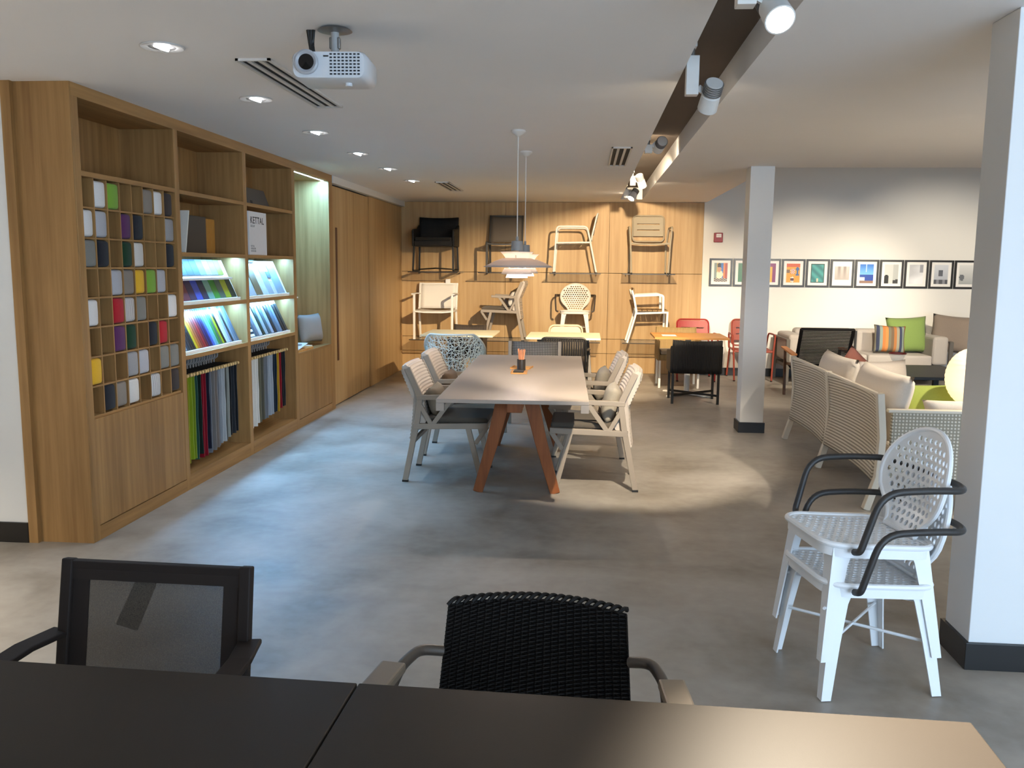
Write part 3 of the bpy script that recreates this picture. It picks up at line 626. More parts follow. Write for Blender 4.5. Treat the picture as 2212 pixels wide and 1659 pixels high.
# ================================================================ chair builders (front = local +x, origin on the floor)
def ref(o): return o
def v_chair(lab, loc, rz, frame=BEIGE, group=None):
    t = thing('armchair', lab, 'chair', loc, rz, group)
    X = -.29; W = .262
    RIB = mat('ribbed_strap', '#c3b6a8', .55, 0, .05, 40)
    for s in (-1, 1):
        y = s*W
        def b(a, c, w=.036, th=.03): return MB().bar((X+a[0], y, a[1]), (X+c[0], y, c[1]), th, w, (0, 1, 0)) if False else MB().sweep([(X+a[0], y, a[1]), (X+c[0], y, c[1])], [(-w/2, -th/2), (w/2, -th/2), (w/2, th/2), (-w/2, th/2)], (0, 1, 0))
        lg = [b((0, .012), (.085, .43), .04, .0302).build('leg', frame, t, bevel=.003), b((.46, .41), (.56, .012), .038, .0302).build('leg', frame, t, bevel=.003)]
        for q, l_ in zip((0, .56), lg): MB().bx(X+q-.021, X+q+.021, y-.016, y+.016, 0, .014).build('foot_cap', BLACK, l_)
        b((.06, .41), (.605, .425), .04, .0318).build('side_rail', frame, t, bevel=.003)
        b((.082, .40), (.115, .63), .04, .0286).build('back_post', frame, t, bevel=.003)
        b((.118, .615), (.02, .835), .042, .0296).build('back_post', frame, t, bevel=.003)
        b((.085, .62), (.455, .632), .034, .0326).build('armrest', frame, t, bevel=.003)
        b((.345, .62), (.20, .42), .032, .0262).build('brace', frame, t, bevel=.002)
        b((.11, .57), (.195, .42), .030, .0252).build('brace', frame, t, bevel=.002)
        b((.60, .42), (.515, .295), .032, .0256).build('brace', frame, t, bevel=.002)
    for xx, zz in ((.10, .40), (.58, .415), (.06, .30)): MB().bx(X+xx-.012, X+xx+.012, -W, W, zz-.014, zz+.014).build('crossbar', frame, t)
    # ribbed back: front face, rolled top, rear face
    path = [(.150, .44), (.140, .52), (.128, .62), (.085, .72), (.040, .815), (.022, .838), (.0, .848), (-.018, .838), (-.022, .80), (.02, .70), (.062, .60), (.058, .50), (.048, .40), (.035, .31)]
    P = [Vector((a, 0, c)) for a, c in path]; cum = [0]
    for i in range(1, len(P)): cum.append(cum[-1]+(P[i]-P[i-1]).length)
    LT = cum[-1]
    def at(s):
        s *= LT
        for i in range(1, len(P)):
            if s <= cum[i]+1e-9:
                k = (s-cum[i-1])/(cum[i]-cum[i-1]); d = (P[i]-P[i-1]).normalized(); return P[i-1].lerp(P[i], k), Vector((-d.z, 0, d.x))
        return P[-1], Vector((0, 0, 1))
    NR = 40
    def fn(u, v):
        p, n = at(u); r = abs(sin(pi*NR*u))*.007
        yy = (v-.5)*2; bow = -.018*(1-yy*yy)
        return (X+p.x-n.x*r+bow, yy*(W-.016), p.z-n.z*r)
    rb = MB().grid(fn, NR*6, 6).build('ribbed_back', RIB, t, smooth='all')
    for v_ in (0, 1):
        cp_ = MB(); q_ = [fn(i/(NR*3), v_) for i in range(NR*3+1)]; hN = len(q_)//2
        for i in range(hN): cp_.add([q_[i], q_[i+1], q_[-2-i], q_[-1-i]], [(0, 1, 2, 3)])
        cp_.build('end_cap', RIB, rb)
    sp = MB().grid(lambda u, v: (X+.13+.47*u, (v-.5)*2*(W-.015), .428+.006*abs(sin(pi*24*u))), 96, 2); sp.build('strap_seat', RIB, t, smooth='all')
    MB().bx(X+.15, X+.60, -.235, .235, .436, .475).build('seat_pad', fabric('#5d554b'), t, bevel=.016, seg=3)
    return t
def tubeframe_chair(lab, loc, rz, m_, group=None):
    """metal armchair with slotted back"""
    t = thing('metal_armchair', lab, 'chair', loc, rz, group); X = -.30; r = .0125
    for s in (-1, 1):
        y = s*.265
        MB().tube(fillet([(X+.60, y*.96, .012), (X+.575, y*1.03, .42), (X+.56, y*1.1, .645), (X+.33, y*1.12, .648), (X+.14, y*1.06, .645), (X+.085, y*.98, .425)], .05), r, 8, up=(0, 1, 0)).build('arm_loop', m_, t, smooth=True)
        MB().tube([(X+.09, y*.95, .43), (X+.0, y*1.0, .012)], r, 8, up=(0, 1, 0)).build('leg', m_, t, smooth=True)
        MB().tube([(X+.57, y*.97, .42), (X+.085, y*.95, .43)], r*.95, 8).build('side_rail', m_, t, smooth=True)
        for q in (0, .60): MB().lathe([(0, 0), (.015, 0), (.015, .016), (0, .016)], 10, (X+q, y*(1 if q == 0 else .96), 0)).build('foot_cap', BLACK, t)
    MB().tube([(X+.575, -.255, .415), (X+.58, 0, .408), (X+.575, .255, .415)], r*.9, 8).build('front_rail', m_, t, smooth=True)
    def bk(a, z):   # back surface: a across, z up
        k = (z-.44)/.39; return (X+.085-.085*k-.03*(1-(a/.22)**2)*.7, a, z)
    frm = [(a, b+.645) for a, b in rrect(.45, .37, .06)]
    MB().tube([bk(*p) for p in frm], .011, 8, closed=True, up=(1, 0, 0)).build('back_frame', m_, t, smooth=True)
    pn = MB()
    zs_ = [.535, .615, .632, .70, .717, .815]
    for i in (0, 2, 4):
        pn.grid(lambda u, v: bk((u-.5)*.425, zs_[i]+(zs_[i+1]-zs_[i])*v), 10, 2)
    for i in (1, 3):
        for u0, u1 in ((0, .12), (.88, 1)):
            pn.grid(lambda u, v: bk((u0+(u1-u0)*u-.5)*.425, zs_[i]+(zs_[i+1]-zs_[i])*v), 2, 1)
    pn.build('back_panel', m_, t, solid=.004)
    for k in range(5):
        MB().grid(lambda u, v: (X+.11+.092*k+.08*u, (v-.5)*.49, .43-.014*(1-(2*v-1)**2)), 1, 8).build('seat_slat', m_, t, solid=.005)
    return t
# ---- perforated shells
def perforated(poly, sp, hr, mapfn, inset=.013, nh=10):
    cx = sum(p[0] for p in poly)/len(poly); cy = sum(p[1] for p in poly)/len(poly)
    def rad(a):
        d = (cos(a), sin(a)); best = 0
        for i in range(len(poly)):
            x1, y1 = poly[i][0]-cx, poly[i][1]-cy; x2, y2 = poly[(i+1) % len(poly)][0]-cx, poly[(i+1) % len(poly)][1]-cy
            ex, ey = x2-x1, y2-y1; den = d[0]*ey-d[1]*ex
            if abs(den) < 1e-12: continue
            tt = (x1*ey-y1*ex)/den; uu = (x1*d[1]-y1*d[0])/den
            if tt > 0 and -1e-9 <= uu <= 1+1e-9: best = max(best, tt)
        return best
    def clamp(x, y):
        a = atan2(y, x); r = sqrt(x*x+y*y); R_ = rad(a)
        if r > R_: x, y = R_*cos(a), R_*sin(a)
        return x+cx, y+cy
    mb = MB(); R = .5
    n = int(R/sp)+2; hx = sp/sqrt(3)
    for i in range(-n, n+1):
        for j in range(-n, n+1):
            px = sp*(i+.5*(j % 2)); py = sp*sqrt(3)/2*j
            r = sqrt(px*px+py*py); Rr = rad(atan2(py, px))
            hexv = [(px+hx*sin(pi/3*k), py+hx*cos(pi/3*k)) for k in range(6)]
            ins = [sqrt(a*a+b*b) <= rad(atan2(b, a)) for a, b in hexv]
            if r > Rr and not any(ins): continue
            hv = [clamp(*q) for q in hexv]
            if r < Rr-hr-inset:
                ring = [(px+cx+hr*sin(pi/6*k), py+cy+hr*cos(pi/6*k)) for k in range(12)]
                b = len(mb.v); mb.v += [tuple(mapfn(*q)) for q in hv+ring]
                for k in range(6):
                    k2 = (k+1) % 6
                    mb.f.append((b+k, b+k2, b+6+(2*k+2) % 12, b+6+2*k+1)); mb.f.append((b+k, b+6+2*k+1, b+6+2*k))
            else:
                mb.add([mapfn(*q) for q in hv], [tuple(range(6))])
    return mb
def perf_chair(lab, loc, rz, shell, armm, group=None, name='perforated_chair'):
    t = thing(name, lab, 'chair', loc, rz, group)
    # seat: rounded square, slightly dished
    seat = [(a*1.0, b) for a, b in rrect(.43, .42, .09, 6)]
    sm = lambda x, y: (x+.0, y, .425+.012*(x/.21)-.014*(1-(x/.21)**2)*(1-(y/.21)**2))
    perforated(seat, .033, .0106, sm).build('seat', shell, t, solid=.007)
    MB().tube([sm(*p) for p in seat], .011, 8, closed=True).build('seat_rim', shell, t, smooth=True)
    MB().sweep([(p[0]*.97, p[1]*.97, sm(*p)[2]-.022) for p in seat], [(-.004, -.022), (.004, -.022), (.004, .022), (-.004, .022)], closed=True).build('apron', shell, t, smooth=True)
    # back: round head running into a neck
    prof = []
    zc = .625
    for k in range(25):
        a = pi*k/24; prof.append((.215*cos(a), zc+.185*sin(a)))
    low = [(.213, .60), (.202, .56), (.178, .525), (.148, .495), (.122, .47), (.108, .445), (.105, .425)]
    prof = prof+[(-a, b) for a, b in low]+list(reversed(low))
    bm_ = lambda y, z: (-.170-.22*(z-.42)-.035*(1-(y/.2)**2)*min(1, (z-.42)/.1+.1), y, z)
    perforated(prof, .033, .0106, bm_, .011).build('backrest', shell, t, solid=.007)
    MB().tube([bm_(*p) for p in prof], .010, 8, closed=True, up=(1, 0, 0)).build('back_rim', shell, t, smooth=True)
    for sx, sy in ((1, 1), (1, -1), (-1, 1), (-1, -1)):
        x0, y0 = sx*.175, sy*.180; x1, y1 = (.215 if sx > 0 else -.235), sy*.215
        lg = MB()
        # L-shaped tapering pressed leg
        def pt(k, a, b): return (x0+(x1-x0)*k+a*sx, y0+(y1-y0)*k+b*sy, .42*(1-k)+.004*k)
        rows = []
        for k, w in ((0, .075), (.15, .055), (.5, .042), (1, .03)):
            lg.v += [pt(k, -w, .006), pt(k, .006, .006), pt(k, .006, -w), pt(k, 0, -w), pt(k, 0, 0), pt(k, -w, 0)]
        for i in range(3):
            for a in range(6):
                c = (a+1) % 6; lg.f.append((i*6+a, i*6+c, i*6+6+c, i*6+6+a))
        lg.f += [(5, 4, 1, 0), (4, 3, 2, 1), (18, 19, 22, 23), (19, 20, 21, 22)]
        lg.build('leg', shell, t, smooth=True)
    for s in (-1, 1): MB().tube([(s*.2, -.2, .2), (-s*.21, .2, .2)], .006, 6).build('stretcher', shell, t, smooth=True)
    for s in (-1, 1):
        MB().tube(fillet([(-.275, s*.05, .645), (-.275, s*.20, .645), (-.245, s*.275, .645), (-.10, s*.285, .652), (.065, s*.285, .645), (.125, s*.27, .43), (.128, s*.235, .42)], .075, 6), .0125, 10).build('armrest', armm, t, smooth=True)
    MB().tube([(-.272, -.06, .645), (-.272, .06, .645)], .0125, 10).build('arm_bridge', armm, t, smooth=True)
    return t
def sling_chair(lab, loc, rz, frame, sling, arms=True, group=None, name='sling_chair', top=.83, wid=.54, flat=False):
    t = thing(name, lab, 'chair', loc, rz, group); W = wid/2-.015
    for s in (-1, 1):
        y = s*W
        MB().ribbon([(-.16, y, .40), (-.21, y, .62), (-.26, y, top)], .03, .03, (0, 1, 0)).build('back_post', frame, t, bevel=.004)
        MB().ribbon([(-.14, y, .44), (-.25, y, .0)], .028, .03, (0, 1, 0)).build('leg', frame, t, bevel=.004)
        MB().ribbon([(.24, y, .0), (.235, y, .645 if arms else .43)], .028, .032, (0, 1, 0)).build('leg', frame, t, bevel=.004)
        MB().ribbon([(.245, y, .41), (-.16, y, .405)], .028, .035, (0, 1, 0)).build('side_rail', frame, t, bevel=.004)
        if arms: MB().ribbon([(-.215, y*1.02, .645), (.0, y*1.06, .655), (.26, y*1.06, .65)], .045 if not flat else .05, .018).build('armrest', frame, t, bevel=.004)
    MB().grid(lambda u, v: (-.165-.05*v*.9-.045*v*v+.03*(1-(2*u-1)**2)*-1*.5, (u-.5)*2*(W-.012), .43+(top-.435)*v), 8, 8).build('sling_back', sling, t, smooth='all', solid=.003)
    MB().grid(lambda u, v: (-.16+.41*v, (u-.5)*2*(W-.012), .425-.022*(1-(2*u-1)**2)), 8, 6).build('sling_seat', sling, t, smooth='all', solid=.003)
    MB().bar((-.262, -W, top-.008), (-.262, W, top-.008), .02, .02).build('top_rail', frame, t)
    MB().ribbon([(.245, -W, .405), (.245, -W*.5, .392), (.245, W*.5, .392), (.245, W, .405)], .022, .03, (1, 0, 0)).build('front_rail', frame, t)
    return t
def bucket_armchair(lab, loc, rz, body, leg, group=None, sled=False, cross=False, top=.80, name='woven_armchair', wd=.56, zseat=.44, zbot=.36, arm=.62, pad=None):
    """boxy woven armchair: seat box, back, two side panels"""
    t = thing(name, lab, 'chair', loc, rz, group); w = wd/2
    bk = MB().grid(lambda u, v: (-.235-.05*v-.02*(1-(2*u-1)**2), (u-.5)*2*w, zbot+(top-zbot)*v-(.012*(1-(2*u-1)**2) if v > .9 else 0)), 10, 6)
    bk.build('back_panel', body, t, solid=.035, smooth='all')
    for s in (-1, 1):
        MB().prism([(-.24, zbot), (.23, zbot), (.245, arm-.02), (.20, arm), (-.12, arm+.02), (-.265, arm+.08)], lambda x, z: (x, s*w-.016, z), lambda x, z: (x, s*w+.016, z)).build('side_panel', body, t, bevel=.008)
    MB().bx(-.22, .245, -w+.017, w-.017, zbot, zseat).build('seat', body, t, bevel=.012)
    MB().bx(-.20, .24, -w+.03, w-.03, zseat, zseat+.045).build('seat_pad', pad or fabric('#2b2825'), t, bevel=.016, seg=3)
    if sled:
        for s in (-1, 1):
            MB().ribbon(fillet([(.20, s*(w-.01), zbot), (.235, s*w, .012), (-.25, s*w, .012), (-.225, s*(w-.01), zbot)], .04), .028, .026, (0, 1, 0)).build('leg_loop', leg, t, bevel=.003)
        MB().tube([(-.2, -w, .03), (0, 0, .05), (-.2, w, .03)], .01, 6).build('stretcher', leg, t)
    else:
        for sx in (-1, 1):
            for s in (-1, 1): MB().bx(sx*.225-.014, sx*.225+.014, s*(w-.02)-.014, s*(w-.02)+.014, 0, zbot).build('leg', leg, t, bevel=.002)
        if cross:
            for s in (-1, 1): MB().bar((-.22, -s*(w-.02), .10), (.22, s*(w-.02), .10), .012, .026).build('cross_brace', leg, t)
    return t
def slat_chair(lab, loc, rz, frame, slat, group=None):
    """white flat-bar armchair with wooden back and seat"""
    t = thing('teak_armchair', lab, 'chair', loc, rz, group); W = .25
    for s in (-1, 1):
        y = s*W
        MB().ribbon([(-.29, y, 0), (-.19, y, .36), (-.17, y, .45), (-.215, y, .66), (-.24, y, .74)], .028, .034, (0, 1, 0)).build('back_leg', frame, t, bevel=.003)
        MB().ribbon([(.25, y, 0), (.262, y, .445)], .028, .036, (0, 1, 0)).build('leg', frame, t, bevel=.003)
        MB().ribbon([(-.17, y, .415), (.26, y, .435)], .026, .03, (0, 1, 0)).build('side_rail', frame, t, bevel=.003)
        MB().ribbon(fillet([(-.205, y*1.04, .66), (.15, y*1.06, .68), (.195, y*1.06, .665), (.20, y*1.04, .43)], .03), .03, .02, (0, 1, 0)).build('armrest', frame, t, bevel=.003)
    for k in range(6): MB().bx(-.16+.072*k, -.095+.072*k, -W+.016, W-.016, .448, .466).build('seat_slat', slat, t, bevel=.003)
    for k in range(4):
        z = .52+.072*k; MB().bar((-.185-.11*(z-.45)*1.0+.0, -W+.01, z), (-.185-.11*(z-.45), W-.01, z), .022, .062).build('back_slat', slat, t, bevel=.003)
    return t
# ================================================================ display shelves and chairs on the oak wall
GL = mat('shelf_glass', '#cfd8d4', .05, alpha=.28); GE = mat('shelf_edge', '#2a2018', .4)
WX = [(-2.19, 'black armchair'), (-1.18, 'dark sling chair'), (-.17, 'white side-on armchair'), (.86, 'taupe slotted armchair')]
WX2 = [(-2.18, 'white sling armchair'), (-1.18, 'beige strap chair'), (-.16, 'white perforated chair'), (.87, 'teak and white armchair')]
for z, row in ((1.475, WX), (.507, WX2)):
    for x, nm in row:
        t = thing('glass_shelf', 'clear glass shelf carrying the %s on the oak wall' % nm, 'shelf', (x, YB, z), 0, 'glass chair shelves')
        MB().bx(-.36, .36, -.62, 0, -.012, 0).build('glass', GL, t)
        MB().bx(-.36, .36, -.624, -.62, -.012, 0).build('front_edge', GE, t)
        for s in (-1, 1): MB().bx(s*.30-.006, s*.30+.006, -.10, 0, -.03, -.012).build('bracket', GE, t)
CY = 12.68; GW = 'chairs displayed on the oak wall'
BKW = weave('black_wicker', '#0d0c0b', '#24211e', (0, 0, 90), .6, .003, (0, 90, 0))
bucket_armchair('black woven armchair on sled legs, top left of the wall display', (-2.19, CY, 1.475), -pi/2, BKW, BLACK, GW, sled=True, top=.79, wd=.58, arm=.60)
SLG = mat('sling_dark_taupe', '#655a4d', .8, 0, .06, 200, .3, 700)
sling_chair('armless dark taupe sling chair behind the pendant lamps on the wall', (-1.185, CY, 1.475), -pi/2, DARKG, SLG, False, GW, top=.82, wid=.50)
tubeframe_chair('white metal armchair seen side-on on the top wall shelf', (-.175, CY, 1.475), pi, paint('#e6e0d6', .4), GW)
tubeframe_chair('taupe metal armchair with slotted back on the top right wall shelf', (.865, CY, 1.475), -pi/2, TAUPE, GW)
SLW = mat('sling_white', '#e4ddd2', .7, 0, .03, 200, .2, 700)
wc = sling_chair('white sling armchair with price card on the lower left wall shelf', (-2.19, CY, .507), -pi/2, paint('#efe9df', .4), SLW, True, GW, top=.80, wid=.58)
MB().bx(-.27, -.265, .10, .17, .80, .86).build('price_card', WP, wc)
v_chair('beige strap chair with angular frame side-on on the lower wall shelf', (-1.185, CY, .507), pi, BEIGE, GW)
pillow('small white pillow on the beige chair of the wall shelf', .34, .22, .11, fabric('#d9d2c6'), (-1.06, CY-.02, 1.10), (radians(18), 0, radians(90)))
perf_chair('white perforated round-back armchair on the lower wall shelf', (-.165, CY+.02, .507), -pi/2, paint('#e6dfd2', .45), mat('arm_brown', '#3c2f24', .5), GW)
slat_chair('white armchair with teak slats side-on on the lower right wall shelf', (.87, CY, .507), 0, paint('#ece7dd', .4), mat('teak_grey_brown', '#8b6d45', .6), GW)
# ================================================================ dining table group
t = thing('dining_table', 'long beige dining table on splayed teak trestle legs', 'table', (-.48, 6.73, 0), radians(1.39))
TOPM = mat('table_top_taupe', '#a3978c', .42, 0, .02, 6, spec=.4)
MB().bx(-.475, .475, -1.395, 1.395, .715, .74).build('table_top', TOPM, t, bevel=.003)
for sx in (-1, 1):
    for sy in (-1, 1): MB().bx(sx*.475-.05*(sx > 0), sx*.475+.05*(sx < 0), sy*1.395-.05*(sy > 0), sy*1.395+.05*(sy < 0), .665, .715).build('corner_block', TOPM, t)
MB().bx(-.05, .05, -1.15, 1.15, .62, .71).build('beam', TEAK, t, bevel=.004)
for sy in (-1, 1):
    y = sy*.80
    for s in (-1, 1):
        MB().sweep([(s*.27, y, 0), (s*.165, y, .37), (s*.085, y, .70)], [(-.022, -.04), (.022, -.04), (.022, .04), (-.022, .04)], (0, 0, 1), scale=[.85, 1.05, 1.25]).build('leg', TEAK, t, bevel=.005)
    MB().bx(-.12, .12, y-.03, y+.03, .665, .715).build('trestle_head', TEAK, t, bevel=.004)
GV = 'beige strap chairs around the dining table'
v_chair('beige strap chair on the left side of the dining table, nearest the camera', (-1.0, 6.41, 0), 0, BEIGE, GV)
v_chair('beige strap chair on the left side of the dining table, second along', (-1.03, 7.30, 0), 0, BEIGE, GV)
v_chair('brightly lit beige strap chair right of the dining table, nearest the camera', (.076, 6.31, 0), pi, BEIGE, GV)
v_chair('beige strap chair right of the dining table, second along', (.025, 7.37, 0), pi, BEIGE, GV)
PB = fabric('#a39a8b'); PBr = fabric('#8a7d6b')  # PB: beige lightened in its colour for the spot-lit near right pillow
pillow('small beige pillow on the near left dining chair', .38, .22, .11, PBr, (-1.10, 6.41, .575), (radians(-16), 0, radians(90)))
pillow('small brown pillow on the second left dining chair', .38, .22, .11, fabric('#6f5b48'), (-1.13, 7.30, .575), (radians(-16), 0, radians(90)))
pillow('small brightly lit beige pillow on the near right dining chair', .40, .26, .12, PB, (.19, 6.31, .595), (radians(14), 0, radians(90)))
pillow('small grey beige pillow on the second right dining chair', .40, .26, .12, fabric('#8f8678'), (.14, 7.37, .595), (radians(14), 0, radians(90)))
# chair at the far table end with grey grid weave
GW_ = weave('grey_grid_weave', '#4b4844', '#a49c92', (0, 62, 0), .6, .003, (0, 0, 62))
t = thing('woven_back_chair', 'grey woven grid-back chair at the far end of the dining table', 'chair', (-.50, 8.38, 0), -pi/2)
for s in (-1, 1):
    MB().ribbon([(-.25, s*.245, 0), (-.18, s*.245, .43), (-.235, s*.245, .83)], .03, .034, (0, 1, 0)).build('back_post', BEIGE, t, bevel=.003)
    MB().ribbon([(.25, s*.245, 0), (.23, s*.245, .43)], .03, .034, (0, 1, 0)).build('leg', BEIGE, t, bevel=.003)
    MB().ribbon([(.24, s*.245, .42), (-.18, s*.245, .42)], .028, .034, (0, 1, 0)).build('side_rail', BEIGE, t, bevel=.003)
MB().grid(lambda u, v: (-.19-.05*v, (u-.5)*.47, .44+.385*v), 4, 4).build('woven_back', GW_, t, solid=.02, smooth='all')
MB().bx(-.18, .25, -.23, .23, .42, .445).build('woven_seat', GW_, t, bevel=.004)
# things on the table
g = 'wooden trays on the dining table'
def tray(x, y, w, l, rz, lab):
    t = thing('wooden_tray', lab, 'tray', (x, y, .74), rz, g)
    MB().bx(-w/2, w/2, -l/2, l/2, 0, .008).build('tray_base', TEAKX, t, bevel=.002)
    for s in (-1, 1):
        MB().bx(s*w/2-.006*(s > 0), s*w/2+.006*(s < 0), -l/2, l/2, .008, .014).build('tray_edge', TEAKX, t)
tray(-.512, 6.76, .125, .19, .03, 'small wooden tray in front of the pencil cup')
tray(-.515, 7.07, .16, .17, -.12, 'small wooden tray behind the pencil cup')
box_thing('black_notepad', 'black notepad lying on the front wooden tray', 'notepad', -.555, -.475, 6.70, 6.82, .7485, .757, BLACK)
cp = (-.51, 6.94, .74)
t = thing('pencil_cup', 'black cylindrical cup holding wooden pencils on the dining table', 'cup', cp)
MB().lathe([(0, .002), (.033, .002), (.034, 0), (.034, .086), (.031, .086), (.030, .008), (0, .008)], 28).build('cup_body', mat('cup_black', '#2c2520', .4), t, smooth=True)
pc = mat('pencil_wood', '#d08a62', .5)
for k in range(16):
    a = k*2.4; r0 = .014*sqrt((k % 5)/5+.1); r1 = .022+.022*(k % 4)/3
    o = MB().tube([(r0*cos(a), r0*sin(a), .012), (r1*cos(a), r1*sin(a), .15+.02*random.random())], .0036, 6)
    p0, p1 = Vector(o.v[0]), Vector(o.v[-1])
    ob = o.build('pencil', pc); ob.location = cp
    tag(ob, 'natural wood pencil standing in the black cup', 'pencil', 'pencils in the cup')
# ================================================================ tables along the oak wall and their chairs
def trestle_table(lab, x0, x1, y0, y1, top, leg, kind):
    t = thing('bistro_table', lab, 'table', ((x0+x1)/2, (y0+y1)/2, 0)); w = (x1-x0)/2; l = (y1-y0)/2
    MB().bx(-w, w, -l, l, .718, .74).build('table_top', top, t, bevel=.002)
    if kind == 'a':
        for s in (-1, 1):
            for q in (-1, 1): MB().bar((s*(w-.16), q*.05, .70), (s*(w-.10), q*(l-.08), 0), .05, .03).build('leg', leg, t, bevel=.002)
            MB().bx(s*(w-.16)-.03, s*(w-.16)+.03, -l+.06, l-.06, .69, .718).build('bearer', leg, t)
        MB().bx(-w+.16, w-.16, -.02, .02, .66, .69).build('stretcher', leg, t)
    else:
        MB().tube([(0, 0, .02), (0, 0, .71)], .035, 16).build('pedestal', leg, t, smooth=True)
        for a in range(4): MB().bar((0, 0, .02), (.36*cos(a*pi/2+.785), .36*sin(a*pi/2+.785), .012), .05, .02).build('foot', leg, t, bevel=.003)
        MB().bx(-.2, .2, -.2, .2, .70, .718).build('top_plate', leg, t)
    return t
trestle_table('pale cream square table at the left of the oak wall', -1.985, -1.11, 10.36, 11.26, mat('cream_top', '#d9cfae', .45), DARKG, 'p')
trestle_table('pale cream square table on dark legs below the perforated chair', -.70, .172, 10.2, 11.1, mat('cream_top', '#d9cfae', .45), mat('dark_leg', '#4a4440', .5), 'a')
trestle_table('teak topped square table on white pedestal near the pillar', .82, 1.70, 10.52, 11.34, TEAKX, WHITE, 'p')
box_thing('menu_card', 'white card lying on the teak table near the pillar', 'card', .93, 1.10, 10.75, 10.95, .74, .744, WP)
BRW = weave('brown_wicker', '#2a221a', '#4c4035', (0, 70, 0), .6, .003)
bucket_armchair('dark brown woven chair behind the left cream table', (-1.58, 11.62, 0), -pi/2, BRW, DARKG, None, top=.77, wd=.44)
t = bucket_armchair('dark cord armchair in front of the middle cream table', (-.24, 9.83, 0), pi/2, BRW, BLACK, None, top=.60, wd=.46, arm=.50, name='cord_armchair')
for k in range(18):
    y = -.215+.43*k/17; MB().tube([(-.27, y, .40), (-.29, y, .62), (-.285, y, .785)], .0118, 8, up=(0, 1, 0)).build('cord', mat('black_cord', '#1f1a17', .7), t, smooth=True)
MB().tube(fillet([(-.26, -.235, .38), (-.285, -.24, .79), (-.285, .24, .79), (-.26, .235, .38)], .05), .014, 8, up=(1, 0, 0)).build('back_frame', BLACK, t, smooth=True)
for s in (-1, 1): MB().tube(fillet([(-.28, s*.24, .66), (.05, s*.285, .64), (.2, s*.27, .64), (.23, s*.25, 0)], .05), .012, 8).build('armrest', BLACK, t, smooth=True)
# beige round-cornered chair behind the middle table
t = thing('rounded_chair', 'beige chair with rounded back behind the middle cream table', 'chair', (-.27, 11.45, 0), -pi/2)
CB = paint('#d8caa8', .45)
fr = [(a, b+.62) for a, b in rrect(.44, .34, .07)]
MB().tube([(-.2-.08*(z-.45), a, z) for a, z in fr], .012, 8, closed=True, up=(1, 0, 0)).build('back_frame', CB, t, smooth=True)
MB().prism([(a*.92, (b-.62)*.9+.62) for a, b in fr], lambda a, z: (-.205-.08*(z-.45), a, z), lambda a, z: (-.195-.08*(z-.45), a, z)).build('back_panel', CB, t)
MB().prism(rrect(.42, .44, .07), lambda a, b: (a+.02, b, .43), lambda a, b: (a+.02, b, .45)).build('seat', CB, t, bevel=.004)
for sx in (-1, 1):
    for s in (-1, 1): MB().tube([(sx*.17+.02, s*.18, .43), (sx*.22+.02, s*.22, 0)], .011, 8).build('leg', CB, t, smooth=True)
for s in (-1, 1): MB().tube([(-.17, s*.19, .43), (-.2, s*.2, .52)], .011, 8).build('back_post', CB, t, smooth=True)
# around the teak table
TANW = weave('tan_weave', '#7d6640', '#a98c5c', (0, 60, 0), .6, .003)
bucket_armchair('tan woven chair with white legs behind the teak table', (1.22, 11.74, 0), -pi/2, TANW, WHITE, None, top=.77, wd=.54, pad=fabric('#a89b88'))
BW2 = weave('black_rib_weave', '#0c0b0a', '#25211d', (0, 55, 0), .6, .004)
bucket_armchair('black woven armchair with crossed legs in front of the teak table', (1.27, 10.39, 0), pi/2, BW2, BLACK, None, cross=True, top=.745, wd=.56, arm=.60, pad=fabric('#7c7366'))
tubeframe_chair('red metal armchair behind the teak table', (1.53, 12.52, 0), -pi/2, RED, 'red metal armchairs')
tubeframe_chair('terracotta red metal armchair half hidden behind the slim pillar', (2.33, 12.66, 0), -pi/2, paint('#8f3a28', .5), 'red metal armchairs')
# lattice lounge chair
t = thing('lattice_armchair', 'pale white lattice bucket chair left of the dining table end', 'chair', (-1.42, 9.42, 0), pi/2)
LT_ = mat('lattice_white', '#dfe3dc', .5)
def shell(a, h):
    """a: -1..1 around from right arm over back to left arm, h: 0 bottom..1 rim"""
    ang = pi + a*pi*.62
    rim = .84-.26*max(0, abs(a)-.42)/.58*1.0 if abs(a) < .95 else .585
    r = .20+.115*h
    z = .30+(rim-.30)*h
    return (r*1.0*cos(ang)+.02, r*1.02*sin(ang), z)
rnd = random.Random(3); NU, NV = 30, 13
pts = {}
for i in range(NU+1):
    for j in range(NV+1):
        a = -1+2*i/NU; h = j/NV
        if 0 < i < NU: a += rnd.uniform(-.4, .4)*2/NU*(1 if 0 < j < NV else .3)
        if 0 < j < NV: h += rnd.uniform(-.4, .4)/NV
        pts[i, j] = len(pts)
lm = MB(); lm.v = [None]*len(pts)
rnd = random.Random(3)
for i in range(NU+1):
    for j in range(NV+1):
        a = -1+2*i/NU; h = j/NV
        if 0 < i < NU: a += rnd.uniform(-.4, .4)*2/NU*(1 if 0 < j < NV else .3)
        if 0 < j < NV: h += rnd.uniform(-.4, .4)/NV
        lm.v[pts[i, j]] = shell(a, h)
for i in range(NU):
    for j in range(NV):
        A, B, C_, D = pts[i, j], pts[i+1, j], pts[i+1, j+1], pts[i, j+1]
        if rnd.random() < .5: lm.f += [(A, B, C_), (A, C_, D)]
        else: lm.f += [(A, B, D), (B, C_, D)]
o = lm.build('lattice_shell', LT_, t); q = o.modifiers.new('wire', 'WIREFRAME'); q.thickness = .016; q.use_even_offset = False
MB().ribbon([shell(-1+2*i/40, 1.0) for i in range(41)], .035, .016).build('rim', LT_, t, smooth='all')
